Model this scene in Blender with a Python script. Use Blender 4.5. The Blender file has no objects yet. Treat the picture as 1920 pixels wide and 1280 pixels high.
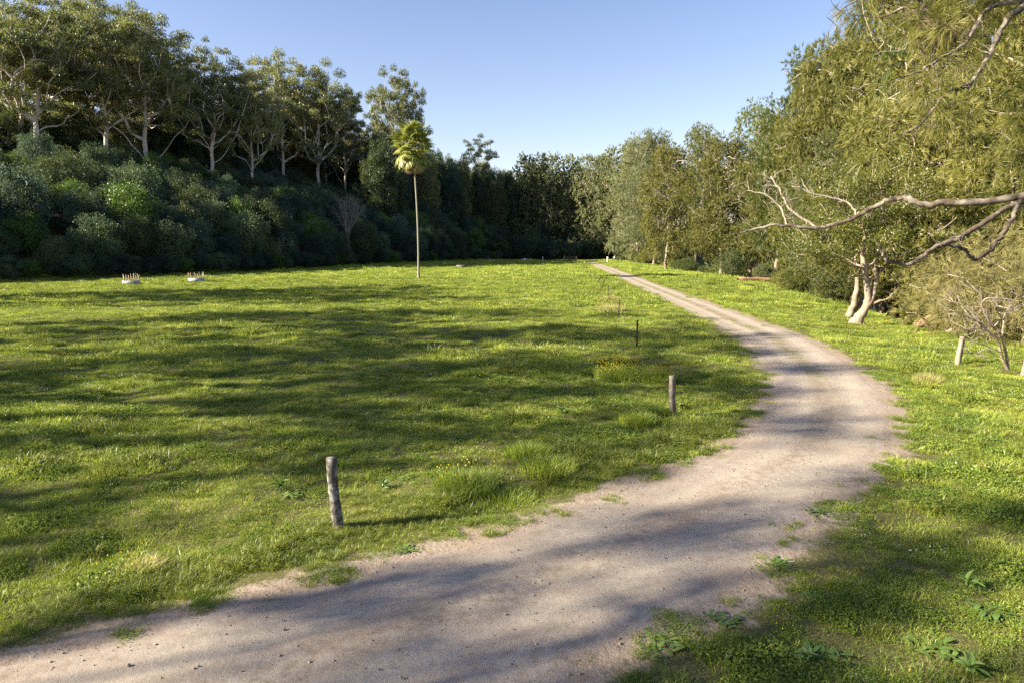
import bpy, math, time
import numpy as np
T0 = time.time()
S = bpy.context.scene
COL = S.collection
R = np.random.default_rng
pi = math.pi

# ------------------------------------------------------------------ camera, sky, sun
cam_d = bpy.data.cameras.new("camera"); cam = bpy.data.objects.new("camera", cam_d)
COL.objects.link(cam); S.camera = cam
cam_d.sensor_width = 36; cam_d.lens = 24; cam_d.clip_end = 3000; cam_d.clip_start = 0.1
cam.location = (0, 0, 4.5)
cam.rotation_euler = (math.radians(90) - math.atan(168 / 1280), 0, 0)

SUN_EL, SUN_AZ = math.radians(27), math.radians(180 + 74)      # azimuth from +Y towards +X
w = bpy.data.worlds.new("World"); S.world = w; w.use_nodes = True
nt = w.node_tree; bg = nt.nodes["Background"]
sky = nt.nodes.new("ShaderNodeTexSky"); sky.sky_type = 'NISHITA'; sky.sun_disc = False
sky.sun_elevation = SUN_EL; sky.sun_rotation = SUN_AZ
sky.air_density = 1.0; sky.dust_density = 0.7; sky.ozone_density = 3.2
wb = nt.nodes.new("ShaderNodeMix"); wb.data_type = 'RGBA'; wb.blend_type = 'MULTIPLY'; wb.inputs[0].default_value = 1; wb.inputs[7].default_value = (1, 1, 1, 1)
tcw = nt.nodes.new("ShaderNodeTexCoord"); sxw = nt.nodes.new("ShaderNodeSeparateXYZ"); rw = nt.nodes.new("ShaderNodeValToRGB")
nt.links.new(tcw.outputs["Generated"], sxw.inputs[0]); nt.links.new(sxw.outputs[2], rw.inputs[0]); nt.links.new(rw.outputs[0], wb.inputs[7])
rw.color_ramp.elements[0].position = 0; rw.color_ramp.elements[0].color = (1.5, 1.14, .94, 1); rw.color_ramp.elements[1].position = .5; rw.color_ramp.elements[1].color = (.93, .84, .95, 1)
nt.links.new(sky.outputs[0], wb.inputs[6]); nt.links.new(wb.outputs[2], bg.inputs[0]); bg.inputs[1].default_value = 0.062
sd_ = bpy.data.lights.new("sun", 'SUN'); sun = bpy.data.objects.new("sun", sd_); COL.objects.link(sun)
sd_.energy = 5.0; sd_.angle = math.radians(0.53); sd_.color = (1, 0.89, 0.70)
from mathutils import Vector, Matrix
to_sun = Vector((math.sin(SUN_AZ) * math.cos(SUN_EL), math.cos(SUN_AZ) * math.cos(SUN_EL), math.sin(SUN_EL)))
sun.rotation_euler = to_sun.to_track_quat('Z', 'Y').to_euler()
S.view_settings.view_transform = 'Standard'; S.view_settings.look = 'None'
S.view_settings.gamma = 1; S.view_settings.exposure = 1.95
S.cycles.max_bounces = 6; S.cycles.diffuse_bounces = 3; S.cycles.glossy_bounces = 2
S.cycles.transmission_bounces = 3; S.cycles.transparent_max_bounces = 6; S.cycles.volume_bounces = 0
S.cycles.use_denoising = False; S.cycles.use_adaptive_sampling = False; S.cycles.sample_clamp_indirect = 3

# ------------------------------------------------------------------ helpers
def mesh(name, V, F, mat=None, smooth=False, mi=None, mats=None):
    """V (n,3); F = array (m,k) or list of arrays of different k"""
    Fs = [f for f in (F if isinstance(F, list) else [F]) if len(f)]
    me = bpy.data.meshes.new(name)
    V = np.ascontiguousarray(V, dtype=np.float32)
    me.vertices.add(len(V)); me.vertices.foreach_set("co", V.ravel())
    tot = sum(f.size for f in Fs); n = sum(len(f) for f in Fs)
    me.loops.add(tot); me.polygons.add(n)
    me.loops.foreach_set("vertex_index", np.concatenate([f.ravel() for f in Fs]).astype(np.int32))
    cnt = np.concatenate([np.full(len(f), f.shape[1]) for f in Fs])
    me.polygons.foreach_set("loop_start", np.concatenate([[0], np.cumsum(cnt)[:-1]]).astype(np.int32))
    if mats:
        for m in mats: me.materials.append(m)
        me.polygons.foreach_set("material_index", np.asarray(mi, dtype=np.int32))
    elif mat: me.materials.append(mat)
    me.update(calc_edges=True)
    if smooth: me.polygons.foreach_set("use_smooth", np.ones(n, dtype=bool))
    return me

def obj(name, me, parent=None, loc=(0, 0, 0), rot=(0, 0, 0), scale=(1, 1, 1)):
    o = bpy.data.objects.new(name, me); COL.objects.link(o)
    o.location = loc; o.rotation_euler = rot; o.scale = scale
    if parent: o.parent = parent
    return o

def tag(o, label=None, cat=None, group=None, kind=None):
    if label: o["label"] = label
    if cat: o["category"] = cat
    if group: o["group"] = group
    if kind: o["kind"] = kind
    return o

class Geo:
    def __init__(s): s.V = []; s.Q = []; s.T = []; s.n = 0
    def add(s, V, Q=None, T=None):
        s.V.append(np.asarray(V, float).reshape(-1, 3))
        if Q is not None and len(Q): s.Q.append(np.asarray(Q) + s.n)
        if T is not None and len(T): s.T.append(np.asarray(T) + s.n)
        s.n += len(s.V[-1])
    def mesh(s, name, mat, smooth=False):
        F = []
        if s.Q: F.append(np.concatenate(s.Q))
        if s.T: F.append(np.concatenate(s.T))
        return mesh(name, np.concatenate(s.V), F, mat, smooth)

def tube(g, P, rad, sides=6, wob=0.0, rng=None, cap=False):
    P = np.asarray(P, float); n = len(P); rad = np.broadcast_to(np.asarray(rad, float), (n,))
    t = np.gradient(P, axis=0); t /= np.linalg.norm(t, axis=1)[:, None] + 1e-9
    ref = np.array([0, 0, 1.0]) if abs(t[:, 2]).mean() < 0.8 else np.array([1.0, 0, 0])
    u = np.cross(t, ref); u /= np.linalg.norm(u, axis=1)[:, None] + 1e-9
    v = np.cross(t, u)
    a = np.linspace(0, 2 * pi, sides, endpoint=False)
    rr = rad[:, None] * np.ones(sides)
    if wob and rng is not None: rr = rr * (1 + wob * (rng.random((n, sides)) - .5) * 2)
    ring = P[:, None, :] + rr[..., None] * (np.cos(a)[None, :, None] * u[:, None, :] + np.sin(a)[None, :, None] * v[:, None, :])
    i = np.arange(n - 1)[:, None] * sides; j = np.arange(sides)[None, :]; k = (j + 1) % sides
    Q = np.stack([i + j, i + k, i + sides + k, i + sides + j], -1).reshape(-1, 4)
    V = ring.reshape(-1, 3)
    Tt = None
    if cap:
        V = np.vstack([V, P[-1]]); b = (n - 1) * sides
        Tt = np.array([[b + q, b + (q + 1) % sides, n * sides] for q in range(sides)])
    g.add(V, Q, Tt)

def box(g, c, s, rz=0.0, M=None):
    x, y, z = [q / 2 for q in s]
    V = np.array([[-x, -y, -z], [x, -y, -z], [x, y, -z], [-x, y, -z], [-x, -y, z], [x, -y, z], [x, y, z], [-x, y, z]])
    if rz: V = V @ np.array([[math.cos(rz), math.sin(rz), 0], [-math.sin(rz), math.cos(rz), 0], [0, 0, 1]])
    V = V + np.asarray(c)
    g.add(V, [[0, 3, 2, 1], [4, 5, 6, 7], [0, 1, 5, 4], [1, 2, 6, 5], [2, 3, 7, 6], [3, 0, 4, 7]])

def sstep(a, b, t):
    t = np.clip((t - a) / (b - a), 0, 1); return t * t * (3 - 2 * t)

class Wav:
    """cheap smooth noise, sum of rotated sines, about -1..1"""
    def __init__(s, seed, lo, hi, n=9):
        r = R(seed); s.k = []
        for i in range(n):
            l = lo * (hi / lo) ** r.random(); a = r.random() * 2 * pi
            s.k.append((2 * pi / l * math.cos(a), 2 * pi / l * math.sin(a), r.random() * 2 * pi))
    def __call__(s, x, y):
        return sum(np.sin(a * x + b * y + c) for a, b, c in s.k) / math.sqrt(len(s.k)) / 1.2

# ------------------------------------------------------------------ ground plan
RL = np.array([(-30, -3), (-18, 1.5), (-10, 4.9), (-5.67, 7.04), (-4.99, 7.46), (-4.08, 8.05), (-3.04, 8.74), (-1.73, 9.55), (-.26, 10.51), (.74, 11.42), (1.93, 12.49), (3.45, 13.78), (4.62, 14.92), (5.61, 16.25), (6.93, 18.44), (8.18, 21.28), (9.56, 25.12), (11.2, 32.33), (11.98, 35.81), (12.66, 41.87), (13.64, 52.45), (14.95, 70.89), (15.89, 84.9), (17.8, 117.8), (19.65, 161), (20.8, 187), (21.0, 206), (18, 218), (11, 229), (0, 239), (-12, 250)])
RR = np.array([(-30, -9), (-16, -4), (-6, 1.0), (-1, 4.2), (.79, 6.66), (.89, 7.04), (1.37, 7.46), (2.51, 8.18), (3.18, 8.74), (3.77, 9.55), (4.56, 10.51), (5.44, 11.42), (6.39, 12.49), (7.57, 13.78), (8.49, 14.92), (9.35, 16.25), (10.61, 18.44), (11.86, 21.28), (13.18, 25.12), (15.0, 32.33), (15.51, 35.81), (15.95, 41.7), (16.9, 52.45), (18.3, 70.89), (19.3, 84.9), (21.2, 117.8), (23.0, 161), (24.2, 187), (24.4, 206), (22, 221), (14, 234), (2, 245), (-10, 256)])
RR = RR[2:] if False else RR

def seg_dist(x, y, P):
    d = np.full(x.shape, 1e9)
    for (x0, y0), (x1, y1) in zip(P[:-1], P[1:]):
        dx, dy = x1 - x0, y1 - y0
        t = np.clip(((x - x0) * dx + (y - y0) * dy) / (dx * dx + dy * dy), 0, 1)
        d = np.minimum(d, np.hypot(x - x0 - t * dx, y - y0 - t * dy))
    return d

def inside(x, y, P):
    c = np.zeros(x.shape, bool)
    for (x0, y0), (x1, y1) in zip(P, np.roll(P, -1, 0)):
        if y0 == y1: continue
        k = ((y0 > y) != (y1 > y)) & (x < (x1 - x0) * (y - y0) / (y1 - y0) + x0)
        c ^= k
    return c

ROADPOLY = np.vstack([RL, RR[::-1]])
def road_sd(x, y):
    x = np.asarray(x, float); y = np.asarray(y, float)
    d = np.minimum(seg_dist(x, y, RL), seg_dist(x, y, RR))
    return np.where(inside(x, y, ROADPOLY), -d, d)

EDGE = np.array([(-150, -120), (-125, -40), (-112, 10), (-95, 60), (-76, 99), (-64.3, 108.7), (-54, 123.8), (-44.7, 151.3), (-35.6, 176.3), (-22, 210), (-12, 240), (4, 262), (40, 275), (120, 290)])
HILLPOLY = np.vstack([EDGE, [(400, 330), (400, 2000), (-2000, 2000), (-2000, -120)]])
def hill_s(x, y):
    x = np.asarray(x, float); y = np.asarray(y, float)
    d = seg_dist(x, y, EDGE)
    return np.where(inside(x, y, HILLPOLY), d, -d)
BANKY = np.array([-60, 0, 20, 45, 75, 100, 120, 140, 200, 260, 600]); BANKX = np.array([17, 19, 21.5, 25.5, 31, 37, 38, 36, 36, 44, 60])
def bank_s(x, y): return np.asarray(x) - np.interp(y, BANKY, BANKX)

n_a, n_b, n_c, n_e = Wav(1, 9, 30), Wav(2, 2.2, 6, 14), Wav(3, .9, 2.0, 14), Wav(4, .5, 1.8, 16)
def H(x, y, sd=None):
    x = np.asarray(x, float); y = np.asarray(y, float)
    if sd is None: sd = road_sd(x, y)
    m = sstep(-.5, 2.5, sd)
    z = 1.5 * sstep(70, 230, y) + m * (.10 * n_a(x, y) + .07 * n_b(x, y) + .022 * n_c(x, y))
    # old low ridge and ditch along the fence line near the camera
    fd = (x + 2.9) * -.637 + (y - 10.8) * .771   # distance across the line of the first two posts
    al = (x + 2.9) * .771 + (y - 10.8) * .637
    z = z - .14 * np.exp(-((fd + .75) / .35) ** 2) * sstep(-8, -1, al) * (1 - sstep(3, 9, al)) * m
    s = hill_s(x, y); amp = 1 - .45 * sstep(230, 330, y)
    z = z + amp * np.where(s > 0, 34 * (1 - np.exp(-np.clip(s, 0, None) ** 1.25 / 130)), 0) 
    b = bank_s(x, y); mb = 1 - sstep(255, 300, y)
    z = z - mb * (4.6 * sstep(0, 13, b) - 6.5 * sstep(36, 60, b)) - .25 * mb * sstep(-6, 0, b)
    return z

# ------------------------------------------------------------------ materials
def mat(name):
    m = bpy.data.materials.new(name); m.use_nodes = True
    nt = m.node_tree; nt.nodes.clear()
    out = nt.nodes.new("ShaderNodeOutputMaterial")
    return m, nt, out
def N(nt, t, **kw):
    n = nt.nodes.new(t)
    for k, v in kw.items():
        if k.startswith("i_"): n.inputs[int(k[2:])].default_value = v
        else: setattr(n, k, v)
    return n
def noise(nt, vec, scale, detail=3, rough=.55):
    n = N(nt, "ShaderNodeTexNoise"); n.inputs["Scale"].default_value = scale
    n.inputs["Detail"].default_value = detail; n.inputs["Roughness"].default_value = rough
    if vec is not None: nt.links.new(vec, n.inputs["Vector"])
    return n.outputs[0]
def ramp(nt, fac, stops):
    r = N(nt, "ShaderNodeValToRGB"); e = r.color_ramp.elements
    while len(e) < len(stops): e.new(.5)
    for q, (p, c) in zip(e, stops):
        q.position = p; q.color = (*c, 1) if len(c) == 3 else c
    nt.links.new(fac, r.inputs[0]); return r.outputs[0]
def mix(nt, fac, a, b, mode='MIX'):
    m = N(nt, "ShaderNodeMix", data_type='RGBA', blend_type=mode)
    for s, v in ((0, fac), (6, a), (7, b)):
        if isinstance(v, (int, float)): m.inputs[s].default_value = v
        elif isinstance(v, tuple): m.inputs[s].default_value = (*v, 1) if len(v) == 3 else v
        else: nt.links.new(v, m.inputs[s])
    return m.outputs[2]
def math_(nt, op, a, b=None, clamp=False):
    m = N(nt, "ShaderNodeMath", operation=op, use_clamp=clamp)
    for s, v in ((0, a), (1, b)):
        if v is None: continue
        if isinstance(v, (int, float)): m.inputs[s].default_value = v
        else: nt.links.new(v, m.inputs[s])
    return m.outputs[0]
def bump(nt, h, strength, dist=.02):
    b = N(nt, "ShaderNodeBump"); b.inputs["Strength"].default_value = strength; b.inputs["Distance"].default_value = dist
    nt.links.new(h, b.inputs["Height"]); return b.outputs[0]

def leaf_mat(name, c1, c2, c3=None, scale=.35, trans=.35, gloss=.04, rnd=.5, fine=6):
    m, nt, out = mat(name); g = N(nt, "ShaderNodeNewGeometry"); oi = N(nt, "ShaderNodeObjectInfo")
    n1 = noise(nt, g.outputs["Position"], scale, 2); n2 = noise(nt, g.outputs["Position"], fine, 1)
    f = math_(nt, 'ADD', math_(nt, 'MULTIPLY', n1, 1.1), math_(nt, 'MULTIPLY', n2, .7))
    f = math_(nt, 'ADD', f, math_(nt, 'MULTIPLY', math_(nt, 'SUBTRACT', oi.outputs["Random"], .5), rnd))
    f = math_(nt, 'SUBTRACT', f, .4, True)
    st = [(.15, c1), (.8, c2)] if c3 is None else [(.15, c1), (.55, c2), (.9, c3)]
    c = ramp(nt, f, st)
    d = N(nt, "ShaderNodeBsdfDiffuse"); t = N(nt, "ShaderNodeBsdfTranslucent"); gl = N(nt, "ShaderNodeBsdfGlossy"); gl.inputs["Roughness"].default_value = .45
    nt.links.new(c, d.inputs[0]); tc = mix(nt, .35, c, (.30, .36, .04)); nt.links.new(tc, t.inputs[0])
    m1 = N(nt, "ShaderNodeMixShader"); m1.inputs[0].default_value = trans
    nt.links.new(d.outputs[0], m1.inputs[1]); nt.links.new(t.outputs[0], m1.inputs[2])
    m2 = N(nt, "ShaderNodeMixShader"); m2.inputs[0].default_value = gloss
    nt.links.new(m1.outputs[0], m2.inputs[1]); nt.links.new(gl.outputs[0], m2.inputs[2])
    nt.links.new(m2.outputs[0], out.inputs[0]); return m

def bark_mat(name, c1, c2, c3, sc=3.0, stretch=.18, bs=.6):
    m, nt, out = mat(name); tc = N(nt, "ShaderNodeTexCoord"); mp = N(nt, "ShaderNodeMapping")
    mp.inputs["Scale"].default_value = (1, 1, stretch); nt.links.new(tc.outputs["Object"], mp.inputs[0])
    n1 = noise(nt, mp.outputs[0], sc, 5, .65); n2 = noise(nt, tc.outputs["Object"], sc * .35, 3)
    c = ramp(nt, n1, [(.3, c1), (.65, c2)]); c = mix(nt, ramp(nt, n2, [(.45, (0, 0, 0)), (.65, (1, 1, 1))]), c, c3)
    b = N(nt, "ShaderNodeBsdfPrincipled"); b.inputs["Roughness"].default_value = .9; b.inputs["Specular IOR Level"].default_value = .15
    nt.links.new(c, b.inputs["Base Color"]); nt.links.new(bump(nt, n1, bs, .03), b.inputs["Normal"])
    nt.links.new(b.outputs[0], out.inputs[0]); return m

def plain_mat(name, c1, c2, sc=8, rough=.8, bs=.3):
    m, nt, out = mat(name); tc = N(nt, "ShaderNodeTexCoord")
    n1 = noise(nt, tc.outputs["Object"], sc, 5, .65)
    b = N(nt, "ShaderNodeBsdfPrincipled"); b.inputs["Roughness"].default_value = rough
    nt.links.new(ramp(nt, n1, [(.35, c1), (.65, c2)]), b.inputs["Base Color"])
    nt.links.new(bump(nt, n1, bs, .01), b.inputs["Normal"]); nt.links.new(b.outputs[0], out.inputs[0]); return m

M_euc = leaf_mat("gum leaves", (.062, .080, .032), (.145, .16, .058), (.28, .265, .09), .25, .4)
M_under = leaf_mat("dark broad leaves", (.017, .040, .030), (.046, .088, .054), (.115, .17, .085), .25, .25, .02)
M_vine = leaf_mat("fresh vine leaves", (.03, .08, .015), (.06, .14, .02), (.10, .19, .03), .4, .35)
M_oak = leaf_mat("she oak needles", (.082, .092, .025), (.172, .170, .042), (.275, .255, .07), .45, .38, .02)
M_oakd = leaf_mat("she oak needles dark", (.055, .075, .030), (.11, .13, .048), (.18, .19, .075), .45, .35, .02)
M_oakg = leaf_mat("she oak needles fresh green", (.06, .085, .024), (.12, .155, .04), (.20, .23, .07), .45, .38, .02)
M_oaksun = leaf_mat("she oak needles grey green painted sunlit", (.12, .14, .07), (.22, .24, .11), (.32, .33, .17), .4, .45, .02)  # grey green needles lightened, sunlight put into the leaf colour
M_under2 = leaf_mat("olive broad leaves", (.026, .042, .024), (.065, .09, .045), (.14, .16, .075), .3, .25, .02)
M_under3 = leaf_mat("blue green leaves", (.018, .042, .036), (.046, .088, .068), (.11, .17, .12), .35, .25, .02)
M_bright = leaf_mat("young green leaves", (.085, .10, .018), (.16, .165, .025), (.26, .25, .05), .6, .4)
M_dry = leaf_mat("dry twiggy spray", (.17, .15, .06), (.26, .235, .09), (.34, .31, .12), .6, .3, .01)
M_brown = leaf_mat("withered needles", (.08, .065, .04), (.15, .12, .07), (.2, .165, .1), .8, .25, .01)
M_grass = leaf_mat("meadow grass blades", (.13, .19, .028), (.28, .355, .042), (.47, .50, .095), .22, .42, .03, .55, 1.5)
M_long = leaf_mat("long lush grass", (.11, .15, .022), (.19, .225, .03), (.30, .31, .05), .5, .4, .04, .5, 1.5)
M_clover = leaf_mat("clover leaves", (.09, .15, .028), (.15, .21, .036), (.23, .28, .05), .6, .35, .012, .5, 3)
M_strawg = leaf_mat("straw coloured grass", (.33, .28, .11), (.44, .40, .16), (.50, .48, .2), .6, .4, .02)
M_yel = leaf_mat("yellow flower heads", (.55, .42, .02), (.7, .55, .03), None, .6, .3, .02)
M_white = leaf_mat("white flower heads", (.6, .6, .5), (.8, .8, .75), None, .6, .3, .02)
M_dock = leaf_mat("dock leaf", (.08, .15, .03), (.13, .21, .04), (.20, .28, .07), 2, .35, .06)
M_gumbark = bark_mat("pale gum bark", (.34, .30, .26), (.58, .53, .47), (.28, .22, .17), .8, .3, .3)
M_oakbark = bark_mat("she oak bark", (.10, .078, .055), (.24, .19, .14), (.33, .28, .21), 4)
M_limb = bark_mat("lichen spotted limb bark", (.038, .029, .021), (.115, .093, .068), (.24, .21, .17), 9, 1.0, .9)
M_palebark = bark_mat("bleached bark", (.16, .13, .10), (.34, .29, .225), (.27, .20, .13), 5, .25, .8)
M_greybark = plain_mat("dull grey bark", (.16, .14, .12), (.27, .245, .21))
M_twig = plain_mat("grey dead twigs", (.22, .185, .14), (.38, .33, .26))
M_dark = bark_mat("dark trunk bark", (.05, .042, .035), (.12, .10, .08), (.16, .14, .12), 2)  # dark brown bark, also on the gate rails and marker post
M_palmbark = bark_mat("palm bark", (.15, .145, .115), (.27, .26, .205), (.21, .20, .15), 2, 4)
M_frond = leaf_mat("fan palm frond", (.17, .21, .035), (.28, .31, .07), (.40, .38, .14), 1.2, .35, .06)
M_deadfrond = leaf_mat("dead palm frond", (.34, .22, .14), (.46, .34, .24), (.52, .42, .32), 1.5, .25, .02)
M_post = bark_mat("weathered lichen post", (.035, .028, .022), (.10, .088, .075), (.25, .25, .225), 26, .4, .8)
M_post2 = bark_mat("weathered square post", (.07, .055, .045), (.17, .145, .12), (.25, .22, .185), 14, .15, .8)
M_steel = plain_mat("rusty steel", (.03, .02, .015), (.08, .05, .035), 30, .7)
M_whitepaint = plain_mat("chalky white paint", (.66, .65, .62), (.8, .79, .77), 4, .8)
M_shadeboard = plain_mat("board greyed as shade", (.30, .31, .33), (.42, .43, .45), 4, .8)  # white planter sides greyed, their shade put into the colour
M_stake = plain_mat("orange stained stake", (.26, .18, .11), (.42, .32, .22), 6, .8)
M_soil = plain_mat("dark soil", (.05, .035, .02), (.09, .065, .04), 12, .95)
M_stone = plain_mat("road stone", (.16, .12, .09), (.36, .30, .24), .9, .9)

def dirt_color(nt, pos):
    n1 = noise(nt, pos, .55, 4, .6); n2 = noise(nt, pos, 6, 5, .7); n3 = noise(nt, pos, 75, 4, .8)
    c = ramp(nt, n1, [(.30, (.26, .198, .147)), (.5, (.312, .264, .214)), (.7, (.365, .32, .268))])
    c = mix(nt, ramp(nt, n2, [(.35, (1, 1, 1)), (.55, (0, 0, 0))]), c, (.225, .17, .13))
    c = mix(nt, ramp(nt, n3, [(.60, (0, 0, 0)), (.72, (.75, .75, .75))]), c, (.16, .12, .10))
    c = mix(nt, ramp(nt, n3, [(.26, (.6, .6, .6)), (.36, (0, 0, 0))]), c, (.60, .54, .47))
    return c, n2, n3

def make_ground_mat():
    m, nt, out = mat("meadow ground"); g = N(nt, "ShaderNodeNewGeometry"); P = g.outputs["Position"]
    at = N(nt, "ShaderNodeAttribute", attribute_name="road"); at2 = N(nt, "ShaderNodeAttribute", attribute_name="wood")
    n1 = noise(nt, P, .12, 4); n2 = noise(nt, P, 2.2, 5, .7); n3 = noise(nt, P, 14, 3, .7)
    gr = ramp(nt, n1, [(.3, (.12, .13, .024)), (.55, (.17, .18, .03)), (.75, (.22, .21, .04))])
    gr = mix(nt, ramp(nt, n2, [(.35, (.8, .8, .8)), (.6, (0, 0, 0))]), gr, (.045, .062, .016))
    gr = mix(nt, ramp(nt, n3, [(.55, (0, 0, 0)), (.75, (.6, .6, .6))]), gr, (.14, .115, .045))
    d, a, b = dirt_color(nt, P)
    e = math_(nt, 'ADD', at.outputs["Fac"], math_(nt, 'MULTIPLY', math_(nt, 'SUBTRACT', n2, .5), 1.6))
    e = math_(nt, 'ADD', e, math_(nt, 'MULTIPLY', math_(nt, 'SUBTRACT', n3, .5), .5))
    f = math_(nt, 'GREATER_THAN', 1, 0)
    mr = N(nt, "ShaderNodeMapRange"); mr.inputs[1].default_value = .22; mr.inputs[2].default_value = .5
    nt.links.new(e, mr.inputs[0])
    n4 = noise(nt, P, 38, 4, .75); th = ramp(nt, n4, [(.32, (.030, .028, .014)), (.5, (.085, .085, .028)), (.68, (.19, .165, .075))])
    sy = N(nt, "ShaderNodeSeparateXYZ"); nt.links.new(P, sy.inputs[0]); nr_ = N(nt, "ShaderNodeMapRange"); nr_.inputs[1].default_value = 35; nr_.inputs[2].default_value = 130
    nt.links.new(sy.outputs[1], nr_.inputs[0]); gr = mix(nt, nr_.outputs[0], th, gr)
    d = mix(nt, .35, d, (.20, .15, .10)); c = mix(nt, mr.outputs[0], d, gr)
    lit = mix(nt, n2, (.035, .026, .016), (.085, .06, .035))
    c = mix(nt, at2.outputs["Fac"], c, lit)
    bs = N(nt, "ShaderNodeBsdfPrincipled"); bs.inputs["Roughness"].default_value = .95; bs.inputs["Specular IOR Level"].default_value = .1
    nt.links.new(c, bs.inputs["Base Color"])
    hh = math_(nt, 'ADD', n2, math_(nt, 'MULTIPLY', n3, .4))
    nt.links.new(bump(nt, hh, .8, .06), bs.inputs["Normal"]); nt.links.new(bs.outputs[0], out.inputs[0]); return m
def make_road_mat():
    m, nt, out = mat("gravel track"); g = N(nt, "ShaderNodeNewGeometry"); P = g.outputs["Position"]
    uv = N(nt, "ShaderNodeUVMap", uv_map="UVMap"); sx = N(nt, "ShaderNodeSeparateXYZ"); nt.links.new(uv.outputs[0], sx.inputs[0])
    c, n2, n3 = dirt_color(nt, P)
    u = sx.outputs[0]; v = sx.outputs[1]
    w = math_(nt, 'ADD', u, math_(nt, 'MULTIPLY', math_(nt, 'SUBTRACT', noise(nt, P, .25, 2), .5), .16))
    cv = N(nt, "ShaderNodeCombineXYZ"); nt.links.new(math_(nt, 'MULTIPLY', u, 11), cv.inputs[0]); nt.links.new(math_(nt, 'MULTIPLY', v, .22), cv.inputs[1])
    ns = noise(nt, cv.outputs[0], 1.0, 4, .6)
    c = mix(nt, math_(nt, 'MULTIPLY', ramp(nt, ns, [(.38, (1, 1, 1)), (.52, (0, 0, 0))]), .45), c, (.20, .155, .12))
    # wheel tracks: packed and pale; crown between them: darker, loose, with green
    tr = ramp(nt, w, [(0.0, (0, 0, 0)), (.16, (.4, .4, .4)), (.3, (1, 1, 1)), (.4, (.2, .2, .2)), (.5, (0, 0, 0)), (.6, (.2, .2, .2)), (.7, (1, 1, 1)), (.84, (.4, .4, .4)), (1, (0, 0, 0))]) if False else None
    r = N(nt, "ShaderNodeValToRGB"); e = r.color_ramp.elements
    st = [(0.0, 0), (.18, .5), (.30, 1), (.43, .25), (.5, 0), (.57, .25), (.70, 1), (.84, .5), (1, 0)]
    while len(e) < len(st): e.new(.5)
    for q, (p, k) in zip(e, st): q.position = p; q.color = (k, k, k, 1)
    nt.links.new(w, r.inputs[0])
    far = N(nt, "ShaderNodeMapRange"); far.inputs[1].default_value = 16; far.inputs[2].default_value = 30
    far.inputs[3].default_value = .25; far.inputs[4].default_value = 1.0
    spy = N(nt, "ShaderNodeSeparateXYZ"); nt.links.new(P, spy.inputs[0]); nt.links.new(spy.outputs[1], far.inputs[0])
    pale = math_(nt, 'MULTIPLY', r.outputs[0], .62); c = mix(nt, pale, c, (.35, .31, .25))
    cen = math_(nt, 'SUBTRACT', 1, math_(nt, 'MULTIPLY', math_(nt, 'ABSOLUTE', math_(nt, 'SUBTRACT', w, .5)), 7), True)
    cen = math_(nt, 'MULTIPLY', math_(nt, 'MULTIPLY', cen, far.outputs[0]), ramp(nt, noise(nt, P, 1.3, 4, .7), [(.35, (0, 0, 0)), (.6, (1, 1, 1))]))
    c = mix(nt, math_(nt, 'MULTIPLY', cen, .8), c, (.17, .16, .085))
    bs = N(nt, "ShaderNodeBsdfPrincipled"); bs.inputs["Roughness"].default_value = .95; bs.inputs["Specular IOR Level"].default_value = .12
    nt.links.new(c, bs.inputs["Base Color"])
    hh = math_(nt, 'ADD', n2, math_(nt, 'MULTIPLY', n3, .55))
    nt.links.new(bump(nt, hh, .75, .022), bs.inputs["Normal"]); nt.links.new(bs.outputs[0], out.inputs[0]); return m
M_ground, M_road = make_ground_mat(), make_road_mat()

# ------------------------------------------------------------------ terrain
def axis(lo, hi, a, b, d0, gr=1.07, dmax=9):
    mid = list(np.arange(a, b, d0)); up = []; x = b; d = d0
    while x < hi: up.append(x); d = min(d * gr, dmax); x += d
    dn = []; x = a; d = d0
    while x > lo: d = min(d * gr, dmax); x -= d; dn.append(x)
    return np.array(dn[::-1] + mid + up + [hi])
ax = axis(-500, 520, -11, 17, .22, 1.05); ay = axis(-90, 1000, 5, 26, .2, 1.045, 8)
X, Y = np.meshgrid(ax, ay); xs, ys = X.ravel(), Y.ravel()
sdg = road_sd(xs, ys); zs = H(xs, ys, sdg)
zs = zs - .05 * sstep(-.25, -.9, sdg) * 1.0
nx, ny = len(ax), len(ay)
i = np.arange(ny - 1)[:, None] * nx; j = np.arange(nx - 1)[None, :]
F = np.stack([i + j, i + j + 1, i + nx + j + 1, i + nx + j], -1).reshape(-1, 4)
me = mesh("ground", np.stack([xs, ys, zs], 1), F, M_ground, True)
a = me.attributes.new("road", 'FLOAT', 'POINT'); a.data.foreach_set("value", sdg.astype(np.float32))
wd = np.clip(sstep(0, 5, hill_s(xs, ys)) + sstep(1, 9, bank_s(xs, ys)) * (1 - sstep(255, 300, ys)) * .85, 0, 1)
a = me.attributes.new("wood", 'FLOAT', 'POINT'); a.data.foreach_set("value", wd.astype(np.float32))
tag(obj("ground", me), "grassy meadow and wooded slopes", kind="structure")

# gravel track
def resample(P, n):
    d = np.concatenate([[0], np.cumsum(np.hypot(*np.diff(P, axis=0).T))]); return d
nr = 900
pl = np.arange(len(RL)); 
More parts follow.
